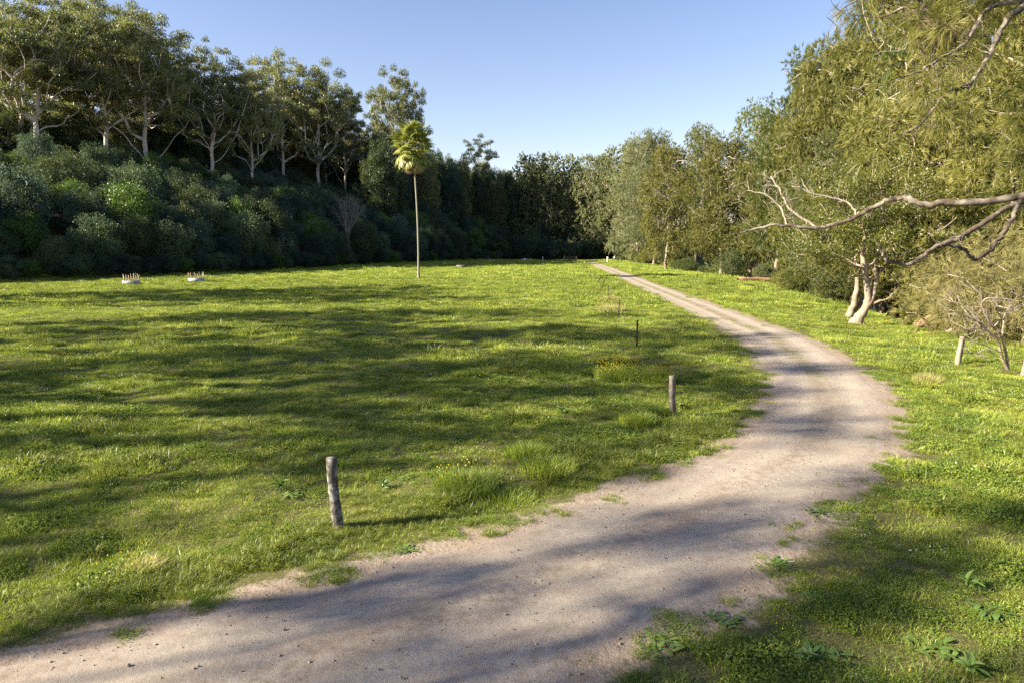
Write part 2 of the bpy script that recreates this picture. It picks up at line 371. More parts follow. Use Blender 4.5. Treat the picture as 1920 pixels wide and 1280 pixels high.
# pair the edges by nearest progress: both lists share rows from index 3/4 onward
A = RL; B = np.vstack([RR[:3], RR[4:]]) if False else RR
dl = resample(RL, 0); dr = resample(RR, 0)
tl = np.linspace(0, 1, nr) ** 1.6
def edge_pts(P, key, t):
    k = np.interp(t, np.linspace(0, 1, len(key)), key); d = resample(P, 0)
    return np.stack([np.interp(k, np.arange(len(P)), P[:, 0]), np.interp(k, np.arange(len(P)), P[:, 1])], 1)
keyL = np.arange(len(RL)); keyR = np.interp(np.arange(len(RL)), [0, 3, 4, len(RL) - 1], [0, 4.6, 6, len(RR) - 1])
tt = np.linspace(0, 1, nr); EL, ER = edge_pts(RL, keyL, tt), edge_pts(RR, keyR, tt)
nu = 25; uu = np.linspace(-.06, 1.06, nu)
P = EL[:, None, :] * (1 - uu)[None, :, None] + ER[:, None, :] * uu[None, :, None]
px, py = P[..., 0].ravel(), P[..., 1].ravel(); sdr = road_sd(px, py)
uq = np.tile(uu, nr); pz = H(px, py, sdr) - .02 * (np.exp(-((uq - .29) / .07) ** 2) + np.exp(-((uq - .71) / .07) ** 2)) * sstep(-.1, -.6, sdr) + .012 * (1 - sstep(-.5, .0, sdr)) - .03 * sstep(-.15, .12, sdr + .10 * n_e(px, py)) + .008 * n_c(px, py) * (1 - sstep(-1, 0, sdr))
i = np.arange(nr - 1)[:, None] * nu; j = np.arange(nu - 1)[None, :]
F = np.stack([i + j, i + j + 1, i + nu + j + 1, i + nu + j], -1).reshape(-1, 4)
me = mesh("gravel_track", np.stack([px, py, pz], 1), F, M_road, True)
uvl = me.uv_layers.new(name="UVMap"); li = np.empty(len(me.loops), np.int32); me.loops.foreach_get("vertex_index", li)
cl = (EL + ER) / 2; arc = np.concatenate([[0], np.cumsum(np.hypot(*np.diff(cl, axis=0).T))]); uvv = np.stack([np.tile(uu, nr), np.repeat(arc, nu)], 1); uvl.data.foreach_set("uv", uvv[li].astype(np.float32).ravel())
tag(obj("gravel_track", me), "pale gravel track curving through the meadow", kind="structure")

# river
m, nt, out = mat("river water"); g = N(nt, "ShaderNodeNewGeometry")
b = N(nt, "ShaderNodeBsdfPrincipled"); b.inputs["Base Color"].default_value = (.03, .05, .05, 1); b.inputs["Roughness"].default_value = .06; b.inputs["IOR"].default_value = 1.33
nt.links.new(bump(nt, noise(nt, g.outputs["Position"], 1.5, 3), .15, .05), b.inputs["Normal"]); nt.links.new(b.outputs[0], out.inputs[0])
yy = np.linspace(-60, 280, 60); bx = np.interp(yy, BANKY, BANKX)
V = np.concatenate([np.stack([bx + 7, yy, np.full(60, -3.3)], 1), np.stack([bx + 52, yy, np.full(60, -3.3)], 1)])
i = np.arange(59); F = np.stack([i, i + 60, i + 61, i + 1], 1)
V[:, 2] += 0
tag(obj("river", mesh("river", V, F, m)), "river glimpsed behind the trees", kind="structure")

# ------------------------------------------------------------------ trees
def rand_unit(r, n):
    v = r.normal(size=(n, 3)); return v / np.linalg.norm(v, axis=1)[:, None]

def leaves(g, C, D, L, W, r):
    """one quad per leaf: centre C, long axis D, length L, width W"""
    n = len(C); D = D / (np.linalg.norm(D, axis=1)[:, None] + 1e-9)
    U = np.cross(D, rand_unit(r, n)); U /= np.linalg.norm(U, axis=1)[:, None] + 1e-9
    L = np.broadcast_to(L, (n,))[:, None] / 2; W = np.broadcast_to(W, (n,))[:, None] / 2
    V = np.stack([C - D * L, C + U * W - D * L * .1, C + D * L, C - U * W - D * L * .1], 1).reshape(-1, 3)
    g.add(V, np.arange(4 * n).reshape(-1, 4))

def skeleton(r, trunk, trad, tips, up=.25, wiggle=.12, rmin=.03, sides=5, start=.3, rtip=.03, expo=2.3, K0=.25):
    """joins every tip to the nearest fitting node; returns branch geometry"""
    trunk = np.asarray(trunk, float); n = len(trunk)
    nodes = [tuple(p) for p in trunk]; par = [-1] + list(range(n - 1)); pth = []
    d0 = np.linalg.norm(tips - trunk[min(n - 1, int(n * .5))], axis=1)
    order = np.argsort(d0); leafc = []
    i0 = int(n * start)
    for k in order:
        t = tips[k]; A = np.array(nodes)[i0:]
        v = t - A; d = np.linalg.norm(v, axis=1)
        cost = d * (1 + .9 * (v[:, 2] < 0.1 * d)) + K0 * np.linalg.norm(A - trunk[i0], axis=1)
        b = i0 + int(np.argmin(cost)); p0 = np.array(nodes[b]); L = d[b - i0]
        m = max(2, min(6, int(L / 1.2)))
        idx = [b]
        side = rand_unit(r, 1)[0] * L * wiggle
        for q in range(1, m + 1):
            f = q / m; p = p0 + (t - p0) * f + side * math.sin(pi * f) + np.array([0, 0, up * L * f * (1 - f)]) + (rand_unit(r, 1)[0] * L * .03 if q < m else 0)
            nodes.append(tuple(p)); par.append(idx[-1]); idx.append(len(nodes) - 1)
        pth.append(idx)
    Nn = np.array(nodes); rad = np.zeros(len(nodes))
    for idx in pth: rad[idx[-1]] = max(rad[idx[-1]], rtip ** expo)
    acc = rad.copy()
    for k in range(len(nodes) - 1, 0, -1):
        acc[k] = max(acc[k], rtip ** expo); acc[par[k]] += acc[k]
    rr = acc ** (1 / expo)
    scale = trad[i0] / max(rr[i0], 1e-6)
    rr = np.maximum(rr * scale, rmin)
    g = Geo()
    tube(g, trunk, np.asarray(trad), sides + 4, .07, r)
    for idx in pth:
        q = rr[idx].copy(); q[0] = min(q[0], rr[idx[1]] * 1.25) if len(idx) > 1 else q[0]
        tube(g, Nn[idx], q, sides)
    return g

def trunk_path(r, h, lean=(0, 0), n=12, wob=.25):
    t = np.linspace(0, 1, n); w = np.cumsum(r.normal(size=(n, 2)) * wob * h / n * .35, 0); w[0] = 0
    return np.stack([lean[0] * t ** 1.3 + w[:, 0], lean[1] * t ** 1.3 + w[:, 1], t * h], 1)

def gum_tree(seed, h=26, cr=9, fork=.4, nclump=80, leafn=150, mat_=None, leaf=.42, flat=.42, low=.45):
    """spreading eucalypt: dome of separate flattened leaf pads on pale upswept limbs"""
    r = R(seed); tr = trunk_path(r, h * .75, (r.normal() * 1.2, r.normal() * 1.2))
    tr[0, 2] = -1.2
    rad = np.interp(np.linspace(0, 1, 12), [0, .1, 1], [h * .026, h * .019, h * .006])
    tips = []
    while len(tips) < nclump:
        u = rand_unit(r, 1)[0]; q = r.random() ** .4
        p = np.array([u[0] * cr * q, u[1] * cr * q, h * low + (h * (1 - low)) * (.5 + .5 * u[2] * q)])
        if u[2] < -.3 and r.random() < .6: continue
        p[2] += 1.4 * math.sin(p[0] * .9 + seed) * math.cos(p[1] * .8)
        if all(np.linalg.norm((p - c) * (1, 1, 1.3)) > 1.5 for c in tips): tips.append(p)
        elif r.random() < .02: nclump -= 1
    tips = np.array(tips); g = skeleton(r, tr, rad, tips, .1, .14, .075, 5, fork * .5, .035, K0=.55)
    lg = Geo()
    for c in tips:
        R_ = r.uniform(1.1, 2.1); n = int(leafn * (R_ / 1.6) ** 2)
        u = rand_unit(r, n); q = r.random(n) ** .45
        o = u * q[:, None] * np.array([R_, R_, R_ * flat]); o[:, 2] = np.where(o[:, 2] < 0, o[:, 2] * .6, o[:, 2])
        o[:, 2] -= .12 * (o[:, 0] ** 2 + o[:, 1] ** 2) / R_
        D = rand_unit(r, n) * .8 + [0, 0, -.6]
        leaves(lg, c + o, D, r.uniform(.7, 1.3, n) * leaf, leaf * .42, r)
    return g, lg

def bush_tree(seed, h=9, cr=4, nclump=42, leafn=170, leaf=.36, core=True):
    """dense rounded understory tree, foliage to the ground"""
    r = R(seed); tr = trunk_path(r, h * .7, (r.normal() * .5, r.normal() * .5), 8); tr[0, 2] = -1
    rad = np.linspace(h * .02, h * .006, 8)
    tips = []
    for k in range(4000):
        if len(tips) >= nclump: break
        u = rand_unit(r, 1)[0]; q = .55 + .45 * r.random()
        p = np.array([u[0] * cr * q, u[1] * cr * q, h * .5 + h * .46 * u[2] * q])
        if all(np.linalg.norm(p - c) > 1.1 for c in tips): tips.append(p)
    tips = np.array(tips); g = skeleton(r, tr, rad, tips, .1, .1, .025, 4, .2, .02)
    lg = Geo()
    for c in tips:
        R_ = r.uniform(.55, 1.9); n = int(leafn * (R_ / 1.1) ** 1.7)
        u = rand_unit(r, n); q = r.random(n) ** .55
        o = u * q[:, None] * np.array([R_, R_, R_ * r.uniform(.6, 1.25)]); o[:, 2] -= .25 * r.random(n) ** 3 * R_ * 2
        D = u * .7 + rand_unit(r, n) * .8 + [0, 0, -.5]
        leaves(lg, c + o, D, r.uniform(.7, 1.3, n) * leaf, leaf * .5, r)
    return g, lg

def oak_tree(seed, h=20, cr=5, nclump=110, leafn=300, low=.12, L=.5, W=.045, lean=(0, 0), trad=.3, forks=0, clr=1.0, top=.35):
    """river she-oak: tall uneven crown of hanging needle brushes"""
    r = R(seed); tr = trunk_path(r, h * .86, lean, 14, .3); tr[0, 2] = -1.0
    rad = np.interp(np.linspace(0, 1, 14), [0, .08, .5, 1], [trad * 1.5, trad, trad * .6, trad * .12])
    tips = []; k = 0
    while len(tips) < nclump and k < 20000:
        k += 1
        f = low + (1 - low) * r.random() ** .85
        prof = cr * (1 - (1 - top) * max(0, (f - .45) / .55) ** 1.6) * (.55 + .45 * min(1, (f - low) / .18 + .4))
        prof *= 1 + .28 * math.sin(f * 23 + seed) * math.cos(seed + f * 11)
        a = r.random() * 2 * pi; q = prof * (.25 + .75 * r.random() ** .6)
        cx, cy = lean[0] * f ** 1.3, lean[1] * f ** 1.3
        p = np.array([cx + q * math.cos(a), cy + q * math.sin(a), f * h])
        if all(np.linalg.norm((p - c) * (1, 1, .8)) > 1.0 * clr for c in tips): tips.append(p)
    tips = np.array(tips); g = skeleton(r, tr, rad, tips, .12, .12, .02, 5, .12, .02)
    lg = Geo()
    for c in tips:
        R_ = r.uniform(.7, 1.35) * clr; n = int(leafn * R_ ** 1.6)
        nb = max(5, n // 16); u = rand_unit(r, nb); q = r.random(nb) ** .5   # brush origins
        o = u * q[:, None] * np.array([R_, R_, R_ * .95]); ax_ = u * .8 + rand_unit(r, nb) * .5 + [0, 0, .15]
        ii = r.integers(0, nb, n); d = ax_[ii] + rand_unit(r, n) * .28; d /= np.linalg.norm(d, axis=1)[:, None]
        d[:, 2] -= r.uniform(0, .6, n)
        l = r.uniform(.6, 1.25, n) * L
        leaves(lg, c + o[ii] + d * l[:, None] * .5, d, l, W, r)
    return g, lg

TPL = {}
def tpl(key, maker, bark, leafm, *a, **k):
    g, lg = maker(*a, **k); TPL[key] = (g.mesh(key + "_trunk", bark, True), lg.mesh(key + "_crown", leafm)); return key
def plant(name, key, x, y, label, cat="tree", group=None, s=1.0, rz=0.0, sz=None, dz=0.0, z=None, leafm=None, tilt=(0, 0)):
    e = bpy.data.objects.new(name, None); COL.objects.link(e)
    zz = float(H(np.array([x]), np.array([y]))[0]) if z is None else z
    e.location = (x, y, zz + dz); e.rotation_euler = (tilt[0], tilt[1], rz); e.scale = (s, s, sz or s); e.empty_display_size = .5
    tag(e, label, cat, group)
    t, c = TPL[key][:2]
    obj("trunk", t, e); cc = obj("crown", c, e)
    if len(TPL[key]) > 2 and x > 20: obj("dead_branch", TPL[key][2], e)
    if leafm is not None:
        cc.material_slots[0].link = 'OBJECT'; cc.material_slots[0].material = leafm
    return e

for q in range(5): tpl("gum%d" % q, gum_tree, M_gumbark, M_euc, 100 + q * 7, 27, 11.2 + (q % 3), .38 + .05 * (q % 2), 165, 210, low=.27, flat=.62)
for q in range(3): tpl("airygum%d" % q, gum_tree, M_gumbark, M_euc, 140 + q, 27, 9, .38, 66, 125, low=.42, flat=.5)
tpl("umb", gum_tree, M_gumbark, M_euc, 121, 20, 7.5, .6, 45, 130, low=.68, flat=.35)
tpl("airygum3", gum_tree, M_gumbark, M_euc, 150, 27, 10, .38, 50, 115, low=.42, flat=.5)
for q in range(5): tpl("bush%d" % q, bush_tree, M_dark, M_under, 200 + q, 9, 4, 58, 150, .31)
for q in range(2): tpl("mid%d" % q, bush_tree, M_dark, M_under, 220 + q, 17, 5.2, 120, 150, .38)
for q in range(4): tpl("oak%d" % q, oak_tree, M_oakbark, M_oak, 300 + q, 22, 6.2 + .5 * (q % 2), 175, 500, W=.046, L=.6, low=(.07, .17, .1, .2)[q], top=.45, clr=1.12)
def add_dead(key, seed, h, cr, n=26):
    r = R(seed); g = Geo()
    for _ in range(n):
        f = r.uniform(.15, .9); a = r.random() * 2 * pi; p = np.array([0, 0, f * h]); d = np.array([math.cos(a), math.sin(a), r.uniform(-.1, .7)]); Q = [p]
        L_ = cr * r.uniform(.8, 1.25)
        for k in range(8): d = d + rand_unit(r, 1)[0] * .28; d /= np.linalg.norm(d); Q.append(Q[-1] + d * L_ / 8)
        Q = np.array(Q); tube(g, Q, np.linspace(.10, .02, 9), 5, .05, r)
        for _ in range(5):
            i = r.integers(3, 8); d = rand_unit(r, 1)[0] + [0, 0, .3]; q = [Q[i]]
            for k in range(4): d = d + rand_unit(r, 1)[0] * .35; d /= np.linalg.norm(d); q.append(q[-1] + d * .42)
            tube(g, np.array(q), np.linspace(.03, .012, 5), 3)
    TPL[key] = TPL[key] + (g.mesh(key + "_dead", M_twig, True),)
for q in range(4): add_dead("oak%d" % q, 60 + q, 22, 6.6)
for q in range(2): tpl("faroak%d" % q, oak_tree, M_oakbark, M_oakd, 320 + q, 22, 6, 190, 190, L=.7, W=.12, low=.03, top=.5)
print("templates", round(time.time() - T0, 1))

# tall gums on the left hillside: (x, y, z of the base, height, template, words)
def ray_at(px_, D): return (px_ - 960) / 1280 * D
def zr(py_, D): return 4.5 + (472 - py_) / 1280 * D      # height of a sight line at distance D
GUMS = [
 (-104.0, 148, 52.5, "gum0", 1.12, "tall gum at the far left edge with a bare trunk low on the hillside"),
 (-98.5, 146, 55.0, "gum1", 1.10, "tall gum with a leaning grey trunk above the left thicket"),
 (-92.0, 158, 60.0, "gum2", 1.00, "dense olive gum between the leaning trunk and the forked white gum"),
 (-96.0, 178, 64.0, "gum3", .95, "rounded high gum crown behind the leaning trunk"),
 (-84.5, 162, 58.0, "gum4", 1.18, "broad gum forking into two white stems above the white planters"),
 (-77.0, 178, 56.0, "gum0", .95, "darker gum right of the forked white gum, its top sloping down"),
 (-70.0, 188, 53.0, "gum1", .70, "small gum crown in the dip of the ridge line"),
 (-72.5, 222, 66.5, "gum2", 1.08, "gum with several rounded crown pads left of the palm"),
 (-62.0, 224, 63.0, "gum3", 1.12, "gum with white sprawling limbs over the thicket left of the palm"),
 (-57.0, 238, 60.0, "gum4", .80, "olive gum top just left of the tall loose gum"),
 (-40.5, 258, 70.5, "gum1", 1.00, "tall loose gum standing up behind the palm crown"),
 (-13.0, 272, 47.5, "umb", .95, "flat topped umbrella gum on the ridge right of the palm"),
 (-112, 176, 68.0, "gum2", 1.15, "high gum crown rising out of the top left corner"),
]
for k, (x, y, top, key, wd_, lab) in enumerate(GUMS):
    zb = float(H(np.array([x]), np.array([y]))[0]); h0 = 27 if key != "umb" else 20
    plant("gum_tree", key, x, y, lab, "tree", "tall gums on the left hillside", wd_, k * 2.1, (top - zb) / h0 / 1.0, tilt=(.05 * math.sin(k * 3.1), .07 * math.cos(k * 1.9)))

BACK = [(-131, 185, 68), (-118, 198, 66), (-108, 204, 62), (-99, 208, 62), (-90, 216, 56), (-82, 226, 58), (-75, 244, 58), (-67, 252, 58), (-52, 266, 54), (-46, 272, 54)]
for k, (x, y, top) in enumerate(BACK):
    zb = float(H(np.array([x]), np.array([y]))[0]); px_ = 960 + x / y * 1280
    plant("gum_tree", "gum%d" % (k % 5), x, y, "gum far back on the ridge, mostly hidden by the front row at the left" if px_ < 480 else "gum far back on the ridge between the sprawling gum and the palm", "tree", "gums far back on the ridge " + ("at the left" if px_ < 480 else "left of the palm"), 1.0, k * 2.7, (top - zb) / 29)
# mid-height dark trees behind the thicket
r = R(5); used = []
MID = []
for k in range(6000):
    if len(MID) >= 125: break
    x, y = r.uniform(-165, 5), r.uniform(90, 300); s = float(hill_s(x, y)); a = x / y
    if s < (56 if a < -.2 else 14) or s > 95 or a < -1.0 or a > .06 or (a > -.2 and s > 62): continue
    if all(math.hypot(x - p, y - q) > 6.2 for p, q in MID): MID.append((x, y))
for k, (x, y) in enumerate(MID):
    a = 960 + x / y * 1280
    row = "high up" if float(hill_s(x, y)) > 74 else "half way up" if float(hill_s(x, y)) > 40 else "low down"
    zn = ("at the left edge of the ridge" if a < 120 else "behind the leaning trunk gum" if a < 240 else "behind the forked white gum" if a < 360 else "in the dip between the gums" if a < 500 else
          "behind the gum with rounded pads" if a < 600 else "behind the sprawling white limbed gum" if a < 700 else "left of the palm crown" if a < 783 else "just right of the palm crown" if a < 860 else "under the umbrella gum" if a < 950 else "where the ridge runs out")
    grp, lab = "dark trees " + zn, "dark full tree %s the shaded slope %s" % (row, zn)
    s = r.uniform(.7, 1.0) * (1.0 if a < 830 else .95)
    ty = float(np.interp(a, [0, 200, 420, 480, 600, 690, 740, 830, 880, 960, 1050], [190, 190, 205, 235, 235, 210, 220, 236, 262, 316, 345])) + r.uniform(-6, 36)
    zb = float(H(np.array([x]), np.array([y]))[0]); hh = float(np.clip(zr(ty, y) - zb, 9, 30))
    plant("forest_tree", "mid%d" % (k % 2), x, y, lab, "tree", grp, s * (1 if hh < 20 else 1.15), k * 1.3, hh / 17, leafm=(None, M_under2, M_euc)[k % 3])

# thicket of rounded trees along the foot of the hill
UND = []
for k in range(9000):
    if len(UND) >= 285: break
    x, y = r.uniform(-135, 30), r.uniform(75, 290); s = float(hill_s(x, y)); a = x / y
    if s < 2.2 or s > 56 or a < -.95 or a > .14: continue
    if r.random() < s / 70: continue
    if all(math.hypot(x - p, y - q) > 4.3 for p, q in UND): UND.append((x, y))
for k, (x, y) in enumerate(UND):
    a = 960 + x / y * 1280; s0 = float(hill_s(x, y)); v = r.random() < .13
    s = r.uniform(.75, 1.2) * (.85 if s0 < 6 else 1) * (.72 if s0 > 26 and a < 720 else 1)
    zone = ("at the left edge" if a < 110 else "left of the white ended planter" if a < 225 else "behind the two planters" if a < 390 else "right of the planters" if a < 500 else "below the rounded pad gum" if a < 590 else
            "around the dead grey tree" if a < 700 else "left of the palm trunk" if a < 783 else "right of the palm trunk" if a < 870 else "below the umbrella gum" if a < 960 else "by the pale boulders")
    row = "front" if s0 < 9 else "second" if s0 < 18 else "middle" if s0 < 30 else "top"
    sz_ = r.uniform(.85, 1.25); big = "tall" if s * sz_ > 1.12 else "low" if s * sz_ < .75 else "rounded"
    lab = ("%s vine covered bush in the thicket, %s row, %s" if v else "%s dark bush in the thicket, %s row, %s") % (big, row, zone)
    plant("thicket_tree", "bush%d" % (k % 5), x, y, lab, "tree", ("vine covered bushes " if v else "dark thicket trees ") + zone, s, k * 1.7, s * sz_, leafm=M_vine if v else (None, M_under2, M_under3)[int(r.integers(0, 3))])

EX = [60, 140, 225, 300, 390, 460, 540, 640, 720, 783, 850, 910]; EZ = ["at the left edge", "near the left edge", "left of the planters", "behind the white ended planter", "behind the longer planter", "right of the planters", "under the olive gums", "under the sprawling gum", "by the dead grey tree", "left of the palm trunk", "right of the palm trunk", "above the trough", "by the boulders"]
r = R(12); k = 0
for t in np.linspace(0, 1, 70):
    d = np.concatenate([[0], np.cumsum(np.hypot(*np.diff(EDGE[3:12], axis=0).T))]); x = float(np.interp(t * d[-1], d, EDGE[3:12, 0])) - 1.2; y = float(np.interp(t * d[-1], d, EDGE[3:12, 1])) + .8
    x += r.normal() * .5; a = x / y
    if a < -.84: continue
    s = r.uniform(.38, .55); plant("edge_bush", "bush%d" % (k % 5), x, y, "low %s bush where the thicket meets the grass %s" % ("bright" if k % 7 == 3 else "dark", EZ[int(np.searchsorted(EX, 960 + a * 1280))]), "bush", "low bushes along the thicket edge " + EZ[int(np.searchsorted(EX, 960 + a * 1280))], s, k * 1.9, s * .75, leafm=M_vine if k % 7 == 3 else None); k += 1

# far trees closing the valley behind the gate
FAR = [(6, 280, 1.45, 300), (15, 276, 1.5, 296), (24, 282, 1.6, 302), (32, 270, 1.5, 300), (40, 262, 1.6, 285), (45, 245, 1.45, 280), (11, 292, 1.6, 312), (50, 280, 1.7, 280), (-2, 286, 1.3, 330), (36, 292, 1.6, 300)]
FARL = ["feathery dark tree above the lone white post", "feathery tree above the left end of the far gate", "feathery tree above the right end of the far gate", "feathery tree above the bend of the far track", "feathery tree above the thick white post", "feathery tree beside the twin stemmed she-oak",
        "narrow feathery tree behind the others above the gate", "feathery tree deepest behind the first she-oaks", "lowest feathery tree where the ridge runs out", "feathery tree filling the valley behind the white marker"]
for k, (x, y, s, ty) in enumerate(FAR):
    zb = float(H(np.array([x]), np.array([y]))[0])
    plant("she_oak_tree", "faroak%d" % (k % 2), x, y, FARL[k], "tree", "feathery trees behind the gate", s, k * 1.1, (zr(ty, y) - zb) / 22, leafm=M_oaksun)
for k in range(9):
    x, y = 1 + k * 5.6, 303 + 4 * math.sin(k * 2.0); zb = float(H(np.array([x]), np.array([y]))[0])
    plant("she_oak_tree", "faroak%d" % (k % 2), x, y, "sun-tinted feathery tree at the back of the closed valley, mostly hidden by the front row", "tree", "back row of feathery trees behind the gate", 1.4, k * 1.6, (zr(338 - 9 * (k % 3), y) - zb) / 22, leafm=M_oaksun)
r = R(8)
for k in range(32):
    x = 2 + (k % 16) * 3.6; y = 258 + r.uniform(0, 9) + x * .12 + (6 if k > 15 else 0)
    s = r.uniform(.7, 1.0)
    plant("thicket_tree", "bush%d" % (k % 5), x, y, "dark low bush below the " + FARL[min(range(10), key=lambda q: abs(FAR[q][0] - x))], "bush", "dark bushes behind the gate", s, k * 1.9)

# riverside trees on the right: x, y, top of crown in the photograph, width, words
RIV = [
 (37, 203, 268, 1.25, "oak0", "tall grey she-oak standing nearest the far gate"),
 (36.5, 178, 262, 1.05, "oak1", "she-oak with thin white twin stems beside the track"),
 (33.0, 147, 285, .95, "oak2", "she-oak with a pale trunk where the far track straightens"),
 (43.0, 160, 250, 1.05, "oak3", "she-oak with a dark crown showing above its neighbours"),
 (39.0, 128, 270, 1.0, "oak1", "she-oak with spreading low limbs behind the leafy bush"),
 (46.0, 132, 212, 1.05, "oak0", "high loose topped she-oak midway along the river bank"),
 (41.5, 108, 235, 1.0, "oak3", "she-oak with pale trunk above the fallen log"),
 (44.0, 96, 150, 1.05, "oak2", "tall she-oak forming the step in the skyline"),
 (41.0, 84, 110, 1.0, "oak0", "she-oak with feathery top right of the skyline step"),
 (41.5, 98, 128, 1.0, "oak1", "steep topped she-oak left of the feathery topped one"),
 (40.0, 88, 100, 1.0, "oak3", "she-oak where the skyline climbs to the top edge"),
 (45.5, 90, 30, 1.1, "oak0", "lofty she-oak under the tip of the hanging sprays"),
 (43.5, 80, -50, 1.1, "oak2", "she-oak rising past the top edge beside the hanging sprays"),
 (42.5, 72, 20, 1.0, "oak1", "very tall she-oak reaching towards the top of the picture"),
 (38.0, 62, 60, 1.05, "oak3", "she-oak behind the long dead limb"),
 (46.0, 66, -60, 1.15, "oak2", "giant she-oak topping out above the picture"),
 (37.0, 50, 40, 1.05, "oak0", "she-oak behind the two hanging limbs"),
 (43.0, 54, -80, 1.15, "oak1", "giant she-oak at the right edge"),
 (35.0, 42, 120, 1.0, "oak2", "she-oak at the right edge above the bare shrub"),
 (35.5, 76, 260, .8, "oak3", "smaller she-oak leaning over the grass bank"),
 (33.0, 66, 300, .7, "oak2", "short she-oak in front of the river bank trees"),
 (52.0, 86, 60, 1.2, "oak3", "she-oak filling the gap across the river"),
 (51.0, 110, 160, 1.2, "oak1", "she-oak across the river behind the skyline step"),
 (56.0, 70, -40, 1.3, "oak0", "tall she-oak across the river behind the right edge"),
]
for k, (x, y, ty, s, key, lab) in enumerate(RIV):
    zb = float(H(np.array([x]), np.array([y]))[0]); s2 = (zr(ty, y) - zb) / 22
    plant("she_oak_tree", key, x, y, lab, "tree", "she-oaks along the river", s, k * 2.4, s2, leafm=M_oaksun if y > 170 else (None, M_oakg, None, M_oakd)[k % 4])
r = R(9)
BB = []
for k in range(4000):
    if len(BB) >= 34: break
    y = r.uniform(40, 250); x = float(np.interp(y, BANKY, BANKX)) + r.uniform(-.5, 13) + (3 if y < 60 else 0)
    if x / y > .95: continue
    if all(math.hypot(x - p, y - q) > 3.6 for p, q in BB): BB.append((x, y))
for k, (x, y) in enumerate(BB):
    s = r.uniform(.32, .6) * (1.25 if y > 110 else 1)
    near = y < 80
    plant("bank_bush", "bush%d" % (k % 5), x, y, "low leafy bush near the " + min(RIV, key=lambda q: math.hypot(q[0] - x, q[1] - y))[5], "bush", "bushes on the near river bank" if near else "bushes under the farther she-oaks", s, k * 1.9, s * r.uniform(.6, 1), leafm=M_oakd if k % 3 else M_bright)
# trees on the far bank as a closed backdrop
r = R(10)
for k in range(30):
    y = 20 + k * 8; x = float(np.interp(y, BANKY, BANKX)) + 52 + r.uniform(-5, 8)
    if x / y > 1.3: continue
    plant("far_bank_tree", "faroak%d" % (k % 2), x, y, "she-oak on the far river bank seen through the near crowns", "tree", "trees on the far river bank", 1.25, k * 2.2, 1.0 + .35 * r.random())
print("trees", round(time.time() - T0, 1))

# ------------------------------------------------------------------ trees with a shape of their own
def hz(x, y): return float(H(np.array([float(x)]), np.array([float(y)]))[0])
def thing(name, x, y, label, cat, group=None, z=None, rz=0):
    e = bpy.data.objects.new(name, None); COL.objects.link(e); e.empty_display_size = .5
    e.location = (x, y, hz(x, y) if z is None else z); e.rotation_euler = (0, 0, rz); tag(e, label, cat, group); return e
def shift(g, base):
    g.V = [v - np.asarray(base, float) for v in g.V]; return g

def smooth_path(P, k=4, jit=0, r=None):
    P = np.asarray(P, float); n = len(P); t = np.arange(n); tt = np.linspace(0, n - 1, (n - 1) * k + 1)
    out = np.zeros((len(tt), 3))
    for q, u in enumerate(tt):
        i = min(int(u), n - 2); f = u - i
        p0, p1, p2, p3 = P[max(i - 1, 0)], P[i], P[i + 1], P[min(i + 2, n - 1)]
        out[q] = .5 * (2 * p1 + (p2 - p0) * f + (2 * p0 - 5 * p1 + 4 * p2 - p3) * f * f + (3 * p1 - p0 - 3 * p2 + p3) * f ** 3)
    if jit: out[1:-1] += r.normal(size=(len(tt) - 2, 3)) * jit
    return out

def twigs(g, r, P, n, L, rad, depth=2, up=.3, f0=.25, sides=3, ends=None):
    """bare crooked twigs along a path"""
    for _ in range(n):
        f = f0 + (1 - f0) * r.random(); i = min(int(f * (len(P) - 1)), len(P) - 2)
        p = P[i] + (P[i + 1] - P[i]) * r.random(); t = P[i + 1] - P[i]; t = t / (np.linalg.norm(t) + 1e-9)
        d = rand_unit(r, 1)[0]; d = d - t * d.dot(t) * .8 + t * .5 + [0, 0, up]; d /= np.linalg.norm(d)
        l = L * r.uniform(.5, 1.2); m = 5; Q = [p]
        for k in range(m):
            d = d + rand_unit(r, 1)[0] * .38 + [0, 0, up * .15]; d /= np.linalg.norm(d); Q.append(Q[-1] + d * l / m)
        Q = np.array(Q); tube(g, Q, np.linspace(rad, rad * .35, m + 1), sides)
        if ends is not None: ends.append(Q[-1]); ends.append(Q[3])
        if depth > 1: twigs(g, r, Q, 3, L * .5, rad * .55, depth - 1, up, .3, sides, ends)

def needles(lg, r, C, rad, n, L, W, droop=.5, spread=.42):
    for c in C:
        nb = max(4, n // 14); u = rand_unit(r, nb); o = u * (r.random(nb) ** .5)[:, None] * rad
        a = u * .8 + rand_unit(r, nb) * .5; ii = r.integers(0, nb, n); d = a[ii] + rand_unit(r, n) * spread
        d /= np.linalg.norm(d, axis=1)[:, None]; d[:, 2] -= r.uniform(0, droop, n)
        l = r.uniform(.6, 1.2, n) * L; leaves(lg, np.asarray(c) + o[ii] + d * l[:, None] * .5, d, l, W, r)

